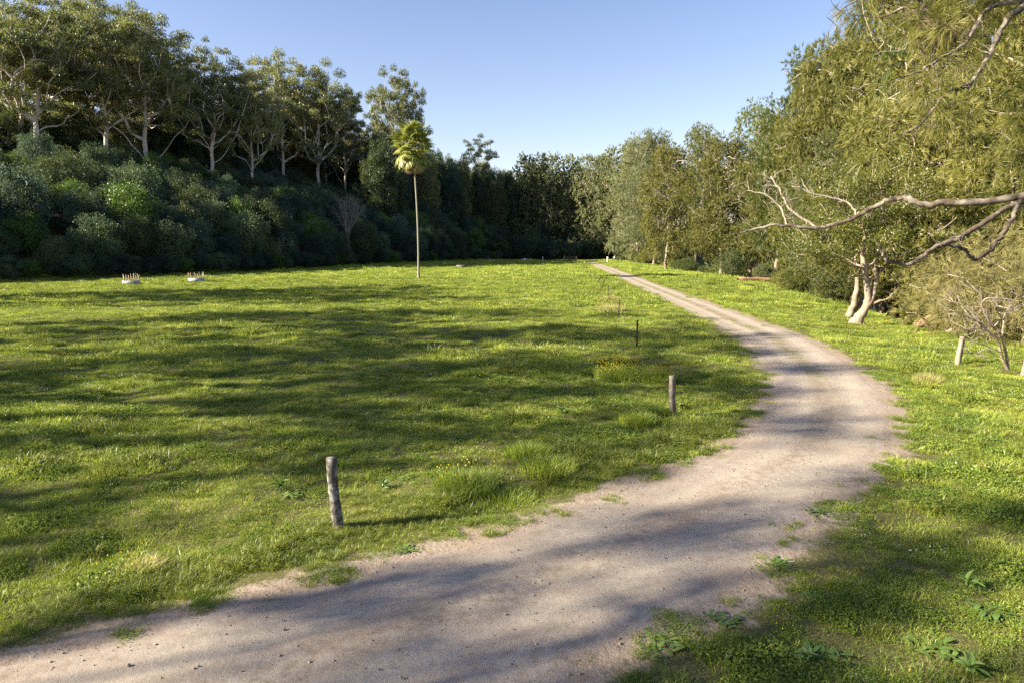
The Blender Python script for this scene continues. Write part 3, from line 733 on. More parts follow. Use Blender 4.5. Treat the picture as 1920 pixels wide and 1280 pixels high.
# overhanging she-oak whose trunk stands just right of the frame
r = R(40)
b0 = (13.6, 14.6, hz(13.6, 14.6))
e = thing("she_oak_tree", b0[0], b0[1], "nearest she-oak reaching in from the right edge with long bare limbs over the track", "tree")
TR = smooth_path([(13.7, 14.6, b0[2] - .4), (13.6, 14.6, 1.5), (13.3, 14.55, 3.4), (13.1, 14.5, 5.4), (12.95, 14.45, 7.3), (12.85, 14.4, 8.9), (13.2, 14.6, 11), (13.5, 14.4, 14)], 3, .02, r)
g = Geo(); tube(g, TR, np.interp(np.linspace(0, 1, len(TR)), [0, .1, .6, 1], [.52, .36, .26, .08]), 12, .08, r)
obj("trunk", shift(g, b0).mesh("overhanging_trunk", M_limb, True), e)
LIMBS = dict(
  LA=[(13.05, 14.5, 5.3), (11.64, 14.6, 5.61), (10.82, 14.7, 5.66), (10.22, 14.8, 5.56), (9.61, 14.9, 5.53), (9.27, 15.0, 5.55), (9.04, 15.1, 5.49), (8.81, 15.2, 5.58), (8.68, 15.3, 5.66), (8.5, 15.4, 5.67), (8.33, 15.5, 5.61), (8.15, 15.6, 5.5), (7.73, 15.7, 5.24), (7.43, 15.8, 5.13), (7.17, 15.9, 5.06), (6.79, 16.0, 5.05), (6.45, 16.1, 5.09), (6.12, 16.2, 5.12), (5.85, 16.3, 5.05), (5.63, 16.4, 5.0), (5.45, 16.5, 4.93)],
  LB=[(11.2, 14.6, 5.61), (10.5, 14.55, 5.46), (10.15, 14.51, 5.27), (9.81, 14.46, 5.07), (9.51, 14.42, 4.88), (9.22, 14.37, 4.74), (8.95, 14.32, 4.66), (8.73, 14.28, 4.58), (8.47, 14.23, 4.39), (8.21, 14.18, 4.23), (7.99, 14.14, 4.27), (7.74, 14.09, 4.3), (7.6, 14.05, 4.39), (7.56, 14.0, 4.5)],
  LC=[(10.72, 14.2, 5.6), (10.33, 14.1, 5.49), (10.1, 14.0, 5.16), (9.87, 13.9, 4.84), (9.63, 13.8, 4.61), (9.38, 13.7, 4.42), (9.16, 13.6, 4.35), (8.97, 13.5, 4.42), (8.8, 13.4, 4.54), (8.59, 13.3, 4.59), (8.38, 13.2, 4.61)],
  LD=[(6.47, 16.3, 5.12), (6.41, 16.34, 5.34), (6.29, 16.38, 5.58), (6.04, 16.42, 5.8), (5.74, 16.46, 5.9), (5.56, 16.5, 5.93)],
  LE=[(7.05, 16.1, 5.07), (6.85, 16.18, 5.24), (6.56, 16.26, 5.45), (6.39, 16.34, 5.71), (6.22, 16.42, 6.08), (6.11, 16.5, 6.27)],
  LF=[(7.89, 15.9, 5.31), (7.84, 15.95, 5.5), (7.67, 16.0, 5.64), (7.38, 16.05, 5.74), (7.03, 16.1, 5.81), (6.67, 16.15, 5.97), (6.51, 16.2, 6.0)],
  U1=[(12.85, 14.4, 8.87), (11.36, 14.49, 9.51), (10.34, 14.58, 9.59), (9.66, 14.67, 9.47), (9.19, 14.76, 9.27), (8.79, 14.84, 9.11), (8.67, 14.93, 9.37), (8.53, 15.02, 9.65), (8.39, 15.11, 9.94), (8.16, 15.2, 10.39)],
  U2=[(10.49, 14.2, 9.46), (10.01, 14.1, 9.36), (9.53, 14.0, 9.27), (9.12, 13.9, 9.1), (8.92, 13.8, 8.79), (8.75, 13.7, 8.55), (8.52, 13.6, 8.34), (8.26, 13.5, 8.22), (7.92, 13.4, 8.02), (7.57, 13.3, 7.83), (7.13, 13.2, 7.69)],
  U3=[(10.09, 14.0, 9.42), (9.83, 13.9, 9.16), (9.52, 13.8, 8.91), (9.27, 13.7, 8.52), (9.09, 13.6, 8.2), (8.88, 13.5, 7.93), (8.67, 13.4, 7.66), (8.45, 13.3, 7.54), (8.21, 13.2, 7.49), (7.94, 13.1, 7.29), (7.7, 13.0, 7.03), (7.44, 12.9, 6.78), (7.13, 12.8, 6.63)],
  U4=[(8.73, 14.8, 9.93), (8.43, 15.0, 9.69), (8.22, 15.2, 9.57), (7.88, 15.4, 9.48), (7.46, 15.6, 9.59)],
  U5=[(7.95, 15.0, 10.21), (7.63, 15.2, 9.92), (7.29, 15.4, 9.78), (7.0, 15.6, 9.57)],
  S1=[(19.43, 26.3, -0.0), (19.02, 26.18, 0.65), (18.72, 26.07, 1.24), (18.15, 25.95, 1.67), (17.8, 25.83, 1.93), (17.24, 25.72, 2.14), (16.64, 25.6, 2.35)],
  S2=[(19.43, 26.3, -0.0), (19.09, 26.19, 1.06), (18.78, 26.07, 1.49), (18.33, 25.96, 1.91), (17.9, 25.84, 2.43), (17.74, 25.73, 2.75), (17.97, 25.61, 2.87), (18.83, 25.5, 2.76)],
  S3=[(18.81, 26.2, 1.23), (18.34, 26.07, 1.6), (17.72, 25.93, 1.71), (17.23, 25.8, 1.67)],
  S4=[(18.96, 26.2, 1.44), (19.05, 26.33, 1.88), (19.18, 26.47, 2.18), (19.5, 26.6, 2.52)],
  S5=[(18.77, 26.2, 0.75), (18.31, 26.1, 0.97), (17.85, 26.0, 0.78), (17.47, 25.9, 0.85), (17.24, 25.8, 1.05)],
  S6=[(18.8, 26.2, 0.96), (18.22, 26.13, 1.13), (17.65, 26.07, 1.24), (17.26, 26.0, 1.25)],
  S7=[(17.91, 26.0, 1.91), (17.55, 26.07, 2.42), (17.06, 26.13, 2.68), (16.75, 26.2, 2.71)],
  T1=[(22.26, 44.1, -0.03), (22.54, 44.1, 0.46), (22.91, 44.1, 1.08), (23.03, 44.1, 1.84), (22.84, 44.1, 2.7), (22.68, 44.1, 3.55), (22.48, 44.1, 4.4), (22.54, 44.1, 5.58)],
  T2=[(22.92, 44.1, 0.97), (23.21, 44.08, 1.56), (23.4, 44.06, 2.25), (23.4, 44.04, 3.04), (23.23, 44.02, 3.89), (23.48, 44.0, 5.07)],
  T3=[(23.26, 44.0, 1.26), (23.7, 43.95, 1.5), (24.15, 43.9, 1.61), (24.34, 43.85, 1.92), (24.54, 43.8, 2.03)],
  T4=[(24.13, 49.0, 1.16), (24.46, 49.0, 1.92), (24.7, 49.0, 2.87), (24.69, 49.0, 4.2)],
  DT=[(-36.64, 164.0, 2.73), (-36.81, 164.0, 5.38), (-36.98, 164.0, 8.52), (-37.39, 164.0, 11.64), (-37.82, 164.0, 14.12)],
)
def limb(key, r0, r1, mt, k=4, tw=None, parent=e, base=b0, name="limb"):
    P = smooth_path(LIMBS[key], k, .012, r); g = Geo()
    tube(g, P, np.linspace(r0, r1, len(P)) * (1 + .08 * r.normal(size=len(P))), 9, .07, r)
    if tw: twigs(g, r, P, tw[0], tw[1], tw[2], 2, tw[3] if len(tw) > 3 else .4, .35)
    return obj(name, shift(g, base).mesh("limb_" + key, mt, True), parent), P
o, PA = limb("LA", .09, .02, M_limb, 4, (30, .5, .009, .4)); o["label"] = "long dead limb arching down over the grass"
g = Geo()
for key, ra in (("LD", .03), ("LE", .035), ("LF", .028)):
    P = smooth_path(LIMBS[key], 3, .01, r); tube(g, P, np.linspace(ra, ra * .4, len(P)), 6); twigs(g, r, P, 7, .4, .01, 2, .5)
obj("dead_branch", shift(g, b0).mesh("dead_branch", M_twig, True), e)
limb("LB", .06, .03, M_limb, 4, (9, .4, .012)); limb("LC", .05, .028, M_limb, 4, (4, .4, .012))
_, P1 = limb("U1", .085, .02, M_limb, 4, (10, .6, .015, 0)); _, P2 = limb("U2", .055, .015, M_limb, 4, (18, .7, .010, -.1)); _, P3 = limb("U3", .062, .015, M_limb, 4, (18, .6, .010, 0))
limb("U4", .03, .012, M_limb, 3, (8, .5, .01, -.2)); limb("U5", .03, .01, M_limb, 3, (6, .5, .01, -.2))
lg = Geo(); C = []
for _ in range(60):
    x = r.uniform(6.9, 11.8); C.append((x, r.uniform(13.2, 16.5), 9.35 + r.uniform(0, 1.8) + (.35 if x < 8 else 0) + .3 * math.sin(x * 3)))
for P, n in ((P1, 12), (P2, 7), (P3, 6)):
    for _ in range(n): C.append(P[r.integers(len(P) // 3, len(P))] + r.normal(size=3) * .3)
for _ in range(14): C.append((r.uniform(10.3, 11.8), r.uniform(14, 16.5), r.uniform(6.0, 9.3)))
needles(lg, r, C, .42, 330, .30, .010, .9)
C2 = [(r.uniform(12.6, 16.5), r.uniform(12, 18), r.uniform(6.5, 14)) for _ in range(90)]
needles(lg, r, C2, .7, 320, .3, .014, .7)
obj("crown", shift(lg, b0).mesh("overhanging_crown", M_oak), e)
lg = Geo(); needles(lg, r, [(8.45 + r.normal() * .22, 14.4 + r.normal() * .2, 8.85 + r.normal() * .16) for _ in range(9)], .22, 170, .22, .011, .2)
obj("withered_clump", shift(lg, b0).mesh("withered_clump", M_brown), e)

# leaning pale tree on the bank with bright foliage
b1 = (22.5, 44.1, hz(22.5, 44.1)); r = R(41)
e = thing("riverside_tree", b1[0], b1[1], "leaning pale trunked tree with bright leaves on the grass bank", "tree")
g = Geo()
T = {k: np.array(LIMBS[k]) for k in ("T1", "T2", "T3", "T4")}
for k in ("T1", "T2", "T3"): T[k][:, 2] += b1[2] + .05
def stem(key, rr, tw=0):
    P = smooth_path(T[key], 4, .02, r); tube(g, P, np.interp(np.linspace(0, 1, len(P)), np.linspace(0, 1, len(rr)), rr), 10, .1, r)
    if tw: twigs(g, r, P, tw, .8, .02, 2)
    return P
stem("T1", [.44, .26, .22, .2, .17, .1]); stem("T2", [.22, .17, .13, .08]); stem("T3", [.10, .05, .03], 6)
for a, l in ((2.9, 1.2), (3.6, 1.0), (4.6, .9), (5.5, .9), (.3, .8), (1.5, .7)):
    P = np.array([b1[0] - .1, b1[1], b1[2] + .55]) + np.array([[0, 0, 0], [.35 * math.cos(a) * l, .35 * math.sin(a) * l, -.3], [.7 * math.cos(a) * l, .7 * math.sin(a) * l, -.55], [1.0 * math.cos(a) * l, 1.0 * math.sin(a) * l, -.75]])
    tube(g, b1 + (smooth_path(P, 3) - b1) * [.6, .6, 1], np.linspace(.22, .05, 10), 7, .1, r)
obj("trunk", shift(g, b1).mesh("leaning_trunk", M_palebark, True), e)
tips = []
while len(tips) < 120:
    u = rand_unit(r, 1)[0] * r.random() ** .4; low = r.random() < .45
    p = np.array([21.6, 44.5, 5.2]) + u * [4.6, 3, 2.0] if low else np.array([24.0, 45.5, 8.2]) + u * [4.4, 3.5, 3.2]
    if p[2] < 3.4 + .35 * abs(p[0] - 22.5) * 0: continue
    tips.append(p)
gs = skeleton(r, T["T1"], np.linspace(.2, .1, 8), np.array(tips), .1, .15, .015, 4, .6, .015)
obj("limb", shift(gs, b1).mesh("leaning_limbs", M_palebark, True), e)
lg = Geo()
for c in tips:
    n = 190; u = rand_unit(r, n) * (r.random(n) ** .4)[:, None]; leaves(lg, c + u * [.95, .95, .5], rand_unit(r, n) + [0, 0, -.3], r.uniform(.10, .22, n), .075, r)
obj("crown", shift(lg, b1).mesh("leaning_crown", M_bright), e)
g = Geo(); P = smooth_path(T["T4"], 3, .03, r); tube(g, P, np.linspace(.3, .16, len(P)), 8, .1, r)
b = (24.1, 49, 0); e2 = thing("riverside_tree", 24.1, 49, "second pale stemmed tree just behind the leaning pale tree", "tree", z=0)
P2_ = P + [0, 0, hz(24.1, 49) - 1.3]; g = Geo(); tube(g, P2_, np.linspace(.3, .16, len(P)), 8, .1, r); tube(g, P2_ * [1, 1, 1] + np.linspace(0, 1, len(P))[:, None] * [1.1, .3, 0], np.linspace(.2, .1, len(P)), 8, .1, r)
obj("trunk", shift(g, b).mesh("second_trunk", M_oakbark, True), e2)
lg = Geo(); needles(lg, r, [(24.5 + r.normal() * 2, 50 + r.normal() * 1.5, 5.5 + r.random() * 5) for _ in range(60)], 1.0, 240, .4, .04)
obj("crown", shift(lg, b).mesh("second_crown", M_oak), e2)

# bare grey shrub in the grass at the right
b = (19.4, 26.3, hz(19.4, 26.3)); r = R(42)
e = thing("bare_shrub", b[0], b[1], "bare grey twisted shrub in the grass at the right edge", "shrub")
def bare(keys, mt, nm, f=1.0):
    g = Geo()
    for k, ra, nt_ in keys:
        A_ = np.array(LIMBS[k], float); A_[:, 2] += b[2] * np.linspace(1, .3, len(A_))
        P = smooth_path(A_, 4, .012, r); tube(g, P, np.linspace(ra, ra * .4, len(P)), 7, .08, r); twigs(g, r, P, nt_, .75, .014, 3, .25, .35)
    obj(nm, shift(g, b).mesh(nm, mt, True), e)
bare((("S1", .062, 14), ("S2", .058, 14), ("S4", .04, 7), ("S7", .03, 8)), M_palebark, "stem"); bare((("S3", .04, 6), ("S5", .03, 2), ("S6", .032, 2)), M_twig, "dead_branch")
# weeping straw coloured shrubs behind it
TPL["drybush"] = None; g, lg = oak_tree(430, 5.2, 3.2, 70, 260, .08, .55, .022, (0, 0), .12, top=.7)
lg2 = Geo(); r = R(43)
for _ in range(900):
    a = r.random() * 2 * pi; q = 3.0 * r.random() ** .5; p = np.array([q * math.cos(a), q * math.sin(a), r.uniform(1.2, 5.2)]); d = np.array([math.cos(a) * .5 + r.normal() * .2, math.sin(a) * .5 + r.normal() * .2, .3])
    Q = [p]
    for k in range(5): d = d + [0, 0, -.32]; Q.append(Q[-1] + d * .3)
    tube(lg2, np.array(Q), np.linspace(.008, .003, 6), 3)
TPL["drybush"] = (g.mesh("dry_trunk", M_twig, True), lg.mesh("dry_crown", M_dry)); wm = lg2.mesh("dry_streamers", M_dry)
for k, (x, y, s, sz, lab) in enumerate(((26.0, 34.5, 1.05, 1.05, "straw coloured weeping shrub right behind the bare grey shrub"), (30.5, 38, 1.2, 1.1, "straw coloured weeping shrub at the right edge"), (26.6, 40.5, .8, .75, "smaller dry shrub between the leaning pale tree and the weeping shrub"))):
    e = plant("weeping_shrub", "drybush", x, y, lab, "shrub", "dry weeping shrubs", s, k * 2.0, sz, dz=.4); obj("streamers", wm, e)

# dead bare tree in front of the dark thicket
b = (-40.5, 171, hz(-40.5, 171) + 2); r = R(44); e = thing("dead_tree", b[0], b[1], "dead leafless grey tree in front of the dark thicket left of the palm", "tree")
g = Geo(); P = smooth_path([(b[0], b[1], b[2] - .5), (b[0], b[1], b[2] + 3), (b[0] - .3, b[1], b[2] + 7)], 4, .05, r); tube(g, P, np.linspace(.25, .14, len(P)), 7)
for a in range(13):
    an = r.uniform(-.8, .8); Q = np.array([P[-1 - r.integers(0, 4)] + [0, 0, 0]] + [P[-1] + np.array([math.sin(an) * k * 1.3, r.normal() * .4, k * 1.7 * (1 - abs(an) * .3)]) for k in range(1, 6)])
    Q = smooth_path(Q, 2, .06, r); tube(g, Q, np.linspace(.09, .03, len(Q)), 5); twigs(g, r, Q, 12, 2.4, .035, 2, .2)
obj("trunk", shift(g, b).mesh("dead_tree", M_greybark, True), e)

# fan palm
b = (-14.6, 107.0, hz(-14.6, 107.0)); r = R(45); HP = 20.2
e = thing("palm_tree", b[0], b[1], "single tall fan palm with a slim ringed trunk in the sunlit meadow", "palm")
n = 150; t = np.linspace(0, 1, n); P = np.stack([-.35 * t + .15 * np.sin(t * 4), .1 * np.sin(t * 3), t * HP - .2], 1)
rad = np.interp(t, [0, .012, .04, .2, 1], [.46, .34, .19, .14, .11]) * (1 + .07 * (np.arange(n) % 2))
g = Geo(); tube(g, P, rad, 14, .03, r); obj("trunk", g.mesh("palm_trunk", M_palmbark), e)
def fan(rr, pet=1.3, bl=1.25, droop=.6, fold=.5):
    g = Geo(); t = np.linspace(0, 1, 5); A = np.stack([t * pet, 0 * t, -.12 * t * t * pet], 1); tube(g, A, np.linspace(.035, .02, 5), 4)
    ns = 17
    for k in range(ns):
        a = (k / (ns - 1) - .5) * 3.9; l = bl * (1 - .28 * abs(a) / 2) * rr.uniform(.9, 1.08); w = .11
        d = np.array([math.cos(a), math.sin(a), 0]); u = np.array([-math.sin(a), math.cos(a), 0]); m = 5; V = []
        for q in range(m):
            f = q / (m - 1); z = -.12 * pet - droop * l * f ** 2.2 - fold * abs(math.sin(a / 2)) * l * f * .4; ww = w * (1 - f) ** .7 * (.35 + 2.2 * min(f, .4)) + .006
            c = np.array([pet, 0, z]) + d * l * f * (1 - .25 * droop * f)
            V += [c - u * ww + [0, 0, .03 * (k % 2)], c + u * ww + [0, 0, .03 * ((k + 1) % 2)]]
        g.add(V, [[2 * q, 2 * q + 1, 2 * q + 3, 2 * q + 2] for q in range(m - 1)])
    return g
FM = [fan(R(500 + k), droop=.22 + .12 * k, fold=.25, bl=1.15, pet=1.45).mesh("fan_frond", M_frond) for k in range(4)]
DM = [fan(R(510 + k), pet=.8, bl=1.25, droop=1.0, fold=2.2).mesh("dead_fan_frond", M_deadfrond) for k in range(3)]
top = P[-1]
for k in range(74):
    f = k / 73; az = k * 2.39996; el = math.radians(84 - 142 * f ** .9 + r.normal() * 5)
    o = obj("frond", FM[k % 4], e, tuple(top + [0, 0, .7 - 1.1 * f]), (0, 0, 0)); s = r.uniform(.85, 1.12) * 1.42
    o.rotation_euler = (r.normal() * .25, -el, az); o.scale = (s, s, s)
for k in range(32):
    az = k * 2.39996 + .5; el = math.radians(-58 - 24 * (k % 7) / 6)
    o = obj("dead_frond", DM[k % 3], e, tuple(top + [0, 0, -.5 - 1.2 * (k / 32)]), (0, 0, 0)); o.rotation_euler = (r.normal() * .3, -el, az); s = r.uniform(.8, 1.05) * 1.25; o.scale = (s, s, s)

# tall gums beyond the left edge of the frame: their crowns throw the bands of shade
SH = [(-66, 62, 26, 0), (-68, 51, 36, 1), (-84, 57, 42, 2), (-56, 35, 30, 2), (-66, 24, 40, 3), (-44, 20, 30, 3), (-31, -4, 24, 3), (-52, -12, 36, 3), (-60, 7, 40, 1)]
for k, (x, y, h, key) in enumerate(SH):
    s = h / 27
    plant("gum_tree", "airygum%d" % key, x, y, "tall gum standing along the left side of the meadow", "tree", "gums along the left side of the meadow", s * (.62 + .12 * (k % 3)), k * 1.7, s)
print("special trees", round(time.time() - T0, 1))
# ------------------------------------------------------------------ posts, gate, planters and small things
def post_mesh(name, h, w0, w1, round_, mt, seed):
    r = R(seed); g = Geo(); n = 12; sides = 12 if round_ else 4; t = np.linspace(0, 1, n)
    P = np.stack([.02 * np.sin(t * 5 + seed), .015 * np.sin(t * 4), -.35 + t * (h + .35)], 1)
    if round_:
        tube(g, P, np.interp(t, [0, 1], [w0, w1]) * (1 + .05 * r.normal(size=n)), sides, .06, r, True)
    else:
        V = []
        for q in range(n):
            a = w0 + (w1 - w0) * t[q]; c = [(-1, -.78), (-.2, -.86), (1, -.74), (.9, .1), (1, .76), (-.1, .84), (-1, .74), (-.88, 0)]
            V += [P[q] + [x * a * (1 + .05 * r.normal()), y * a * (1 + .05 * r.normal()), 0] for x, y in c]
        V = np.array(V); V[-8:, 2] += r.normal(size=8) * .012; Q = [[8 * q + s, 8 * q + (s + 1) % 8, 8 * q + 8 + (s + 1) % 8, 8 * q + 8 + s] for q in range(n - 1) for s in range(8)]
        V = np.vstack([V, P[-1]]); g.add(V, Q, [[8 * n - 8 + s, 8 * n - 8 + (s + 1) % 8, 8 * n] for s in range(8)])
    return g.mesh(name, mt)
def post(name, x, y, me_, label, cat="fence post", group="old fence posts", tilt=(0, 0), rz=0):
    o = obj(name, me_, None, (x, y, hz(x, y)), (tilt[0], tilt[1], rz)); return tag(o, label, cat, group)
post("fence_post", -2.89, 10.8, post_mesh("fence_post", 1.20, .088, .085, True, M_post, 1), "lichen covered round timber post nearest the camera in the long grass", tilt=(0, -.04))
post("fence_post", 4.5, 18.55, post_mesh("fence_post", 1.15, .075, .072, False, M_post2, 2), "leaning square timber post beside the bend of the track", tilt=(0, -.11), rz=.55)
post("fence_post", 18.62, 28.1, post_mesh("fence_post", 1.18, .105, .085, False, M_palebark, 3), "pale timber post left of the bare grey shrub", tilt=(0, .06), rz=.3)
post("fence_post", 19.75, 25.9, post_mesh("fence_post", 1.15, .11, .09, False, M_palebark, 4), "pale timber post at the right edge beside the bare grey shrub", tilt=(0, .10), rz=.1)
def ypost(h):
    g = Geo(); w_, t_ = .034, .008
    for a in (pi / 2, pi / 2 + 2.1, pi / 2 - 2.1):
        c = np.array([math.cos(a), math.sin(a)]) * w_ / 2; box(g, (0, 0, 0), (w_, t_, h + .3), a); g.V[-1] = g.V[-1] + [c[0], c[1], h / 2 - .15]
    return g.mesh("steel_picket", M_steel)
yp = ypost(1.28)
ST = [(5.9, 31.97, 0, 0, 1, "steel picket standing beyond the yellow flowering tuft"), (7.26, 46.3, 0, .02, 1, "steel picket beside the straw coloured tuft"), (9.28, 66, 0, .02, 1, "upright steel picket next to the pale dry weeds"),
      (10.63, 81.5, 0, .30, 1, "steel picket leaning to the right, lower of the two leaning ones"), (12.3, 98, 0, .62, .8, "short steel picket leaning steeply to the right"), (11.9, 98.5, 0, .03, 1, "upright steel picket beside the steeply leaning short one"),
      (13.2, 116, 0, .03, .9, "third steel picket from the far end of the fence line"), (14.3, 131, 0, -.03, .9, "second steel picket from the far end of the fence line"), (15.4, 147, 0, 0, .9, "farthest steel picket of the fence line")]
for x, y, tx, ty_, s, lab in ST:
    o = post("steel_picket", x, y, yp, lab, "steel post", "steel pickets along the fence line", (tx, ty_)); o.scale = (1.35, 1.35, s)

def planter(x, y, rz, L, Wd, label, seed):
    e = thing("planter_box", x, y, label, "planter", "white planters on the meadow", rz=rz); r = R(seed)
    t_ = .09; hh = .72
    for (cx, cy, sx, sy, mt) in ((0, -Wd / 2, L, t_, M_shadeboard), (0, Wd / 2, L, t_, M_shadeboard), (-L / 2 - .001, 0, t_ + .004, Wd + t_ + .004, M_whitepaint), (L / 2 + .001, 0, t_ + .004, Wd + t_ + .004, M_shadeboard)):  # one end stays white, the other panels carry painted shade
        g = Geo(); box(g, (cx, cy, hh / 2 - .1), (sx, sy, hh)); o = obj("side_panel", g.mesh("side_panel", mt), e)
    g = Geo(); box(g, (0, 0, .42), (L - t_ - .01, Wd - t_ - .01, .1)); obj("soil", g.mesh("soil", M_soil), e)
    g = Geo(); box(g, (0, 0, .45), (.045, .045, .92)); sm = g.mesh("stake", M_stake)
    for k in range(20):
        f = k / 20; q = f * 2 * (L + Wd)
        px_, py_ = (q - L / 2, -Wd / 2 + .1) if q < L else (L / 2 - .1, q - L - Wd / 2) if q < L + Wd else (L / 2 - (q - L - Wd), Wd / 2 - .1) if q < 2 * L + Wd else (-L / 2 + .1, Wd / 2 - (q - 2 * L - Wd))
        o = obj("stake", sm, e, (px_, py_, .42 + r.uniform(-.06, .1)), (r.normal() * .07, r.normal() * .07, r.random())); o.scale[2] = r.uniform(.8, 1.25)
planter(-50.7, 91.2, .62, 1.9, 1.15, "white ended planter box, other sides shade-grey, full of short stakes, left of the two", 1)
planter(-44.6, 96.8, .42, 2.05, .95, "longer planter box, sides coloured shade-grey, full of short stakes, right of the two", 2)

# gate and posts far down the track
def wpost(x, y, h, w_, label, mt=M_whitepaint, cat="gate post", group="pale posts by the far gate"):
    g = Geo(); box(g, (0, 0, h / 2 - .1), (w_, w_, h + .2)); box(g, (0, 0, h + .02), (w_ * 1.12, w_ * 1.12, .05)); o = obj("gate_post", g.mesh("gate_post", mt), None, (x, y, hz(x, y))); return tag(o, label, cat, group)
wpost(9.4, 210, 1.35, .2, "white post standing alone left of the far gate"); wpost(16.1, 212, 1.5, .28, "pale post at the left end of the far gate", M_palebark); wpost(19.9, 212, 1.5, .28, "pale post at the right end of the far gate", M_palebark)
wpost(26.9, 193.5, 1.7, .38, "thick white post right of the far track")
e = thing("field_gate", 18.0, 212, "low brown field gate between two pale posts at the far end", "gate")
for k in range(4):
    g = Geo(); box(g, (0, 0, .35 + k * .32), (3.46, .05, .12)); obj("rail", g.mesh("rail", M_brown if False else M_dark), e)
for sx in (-1.6, 0, 1.6):
    g = Geo(); box(g, (sx, .06, .85), (.1, .05, 1.2)); obj("upright", g.mesh("upright", M_dark), e)
e = thing("reflector_post", 29.6, 200, "small round white marker beside the thick white post", "marker")
g = Geo(); box(g, (0, 0, .6), (.06, .04, 1.3)); obj("post", g.mesh("marker_post", M_dark), e)
g = Geo(); a = np.linspace(0, 2 * pi, 16, endpoint=False); V = [(.3 * math.cos(t), -.04, 1.45 + .3 * math.sin(t)) for t in a] + [(.3 * math.cos(t), 0, 1.45 + .3 * math.sin(t)) for t in a] + [(0, -.04, 1.45)]
g.add(V, [[i, (i + 1) % 16, 16 + (i + 1) % 16, 16 + i] for i in range(16)], [[i, (i + 1) % 16, 32] for i in range(16)]); obj("disc", g.mesh("disc", M_whitepaint), e)
# trough and log
e = thing("feed_trough", -11.2, 152, "low weathered brown trough far out on the meadow right of the palm", "trough")
for cx, cy, sx, sy in ((0, -.4, 2.2, .06), (0, .4, 2.2, .06), (-1.1, 0, .06, .74), (1.1, 0, .06, .74)):
    g = Geo(); box(g, (cx, cy, .4), (sx, sy, .5)); obj("side_panel", g.mesh("trough_side", M_post2), e)
for cx in (-.8, .8):
    g = Geo(); box(g, (cx, 0, .12), (.1, .7, .35)); obj("leg", g.mesh("trough_leg", M_post2), e)
def rock_mesh(seed, s=(1, .8, .6)):
    r = R(seed); g = Geo(); nn = Wav(seed, .6, 2); V = []
    for i in range(7):
        th = pi * i / 6
        for j in range(9):
            ph = 2 * pi * j / 9; q = 1 + .18 * r.normal() * (0 < i < 6); V.append([q * math.sin(th) * math.cos(ph) * s[0], q * math.sin(th) * math.sin(ph) * s[1], q * math.cos(th) * s[2]])
    g.add(V, [[9 * i + j, 9 * i + (j + 1) % 9, 9 * i + 9 + (j + 1) % 9, 9 * i + 9 + j] for i in range(6) for j in range(9)]); return g
for k, (x, y, s, lab) in enumerate(((3.9, 232, .8, "largest pale boulder at the foot of the far trees"), (5.2, 233.5, .55, "middle pale boulder at the foot of the far trees"), (6.3, 231.5, .45, "smallest pale boulder at the foot of the far trees"))):
    o = obj("boulder", rock_mesh(k + 3).mesh("boulder", M_whitepaint), None, (x, y, hz(x, y) + .2)); o.scale = (s, s, s); tag(o, lab, "rock", "pale boulders under the far trees")
r = R(61); g = Geo(); P = smooth_path([(-4, 0, .35), (-1.5, .3, .45), (1, 0, .4), (3.5, .4, .5)], 4, .04, r); tube(g, P, np.linspace(.42, .3, len(P)), 10, .08, r, True)
o = obj("fallen_log", g.mesh("fallen_log", bark_mat("red brown log bark", (.16, .08, .05), (.30, .17, .11), (.36, .24, .17), 2)), None, (38.2, 104, hz(38.2, 104)), (0, 0, .1)); tag(o, "reddish fallen log lying under the she-oaks on the right", "log")
r = R(62); g = Geo(); P = smooth_path([(-2.2, 0, -.2), (-.8, 0, .7), (.5, .2, 1.7), (1.4, .2, 2.7)], 4, .04, r)
tube(g, P, np.linspace(.34, .2, len(P)), 10, .08, r, True); tube(g, P + [1.0, .4, -.35], np.linspace(.3, .16, len(P)), 10, .08, r, True); tube(g, P + [1.9, -.2, -.8], np.linspace(.28, .16, len(P)), 10, .08, r, True)
o = obj("leaning_log", g.mesh("leaning_log", bark_mat("orange brown trunk bark", (.22, .13, .08), (.40, .27, .18), (.48, .38, .28), 2)), None, (27.0, 42.5, hz(27.0, 42.5) + .5), (0, 0, 0)); tag(o, "slanting reddish logs on the river bank behind the bare shrub", "log"); o.scale = (.8, .8, .8)

# broad leaved dock plants
def dock_leaf(seed):
    r = R(seed); g = Geo(); m = 7; V = []
    for q in range(m):
        f = q / (m - 1); w_ = .055 * math.sin(pi * min(1, f * .9 + .08)) + .004; x = .34 * f; z = .05 + .30 * f - .26 * f * f
        V += [(x, -w_, z + .02), (x, 0, z), (x, w_, z + .02)]
    g.add(V, [[3 * q + s, 3 * q + s + 1, 3 * q + s + 4, 3 * q + s + 3] for q in range(m - 1) for s in (0, 1)]); return g.mesh("dock_leaf", M_dock)
DL = [dock_leaf(k) for k in range(3)]
DK = [(-4.35, 12.35, 1.0, "broad leaved dock plant left of the nearest post"), (-2.5, 12.75, .85, "broad leaved dock plant just right of the nearest post"), (3.3, 7.1, .7, "small dock plant at the grass edge near the bottom of the picture"), (6.1, 8.6, .8, "dock plant at the right edge of the near grass"),
      (-7.4, 27, 1.1, "broad leaved weed clump in the middle of the meadow"), (4.9, 19.5, .9, "broad leaved weed right behind the square timber post"), (1.4, 18.8, .8, "weed rosette left of the square timber post"), (5.0, 6.9, .75, "dock plant in the bottom right corner")]
r = R(71)
for x, y, s, lab in DK:
    e = thing("dock_plant", x, y, lab, "weed", "broad leaved dock plants")
    for k in range(17):
        o = obj("leaf", DL[k % 3], e, (0, 0, .02), (r.normal() * .3, -r.uniform(-.15, .95), k * 2.4 + r.normal() * .5)); q = s * r.uniform(.3, .85); o.scale = (q, q, q)

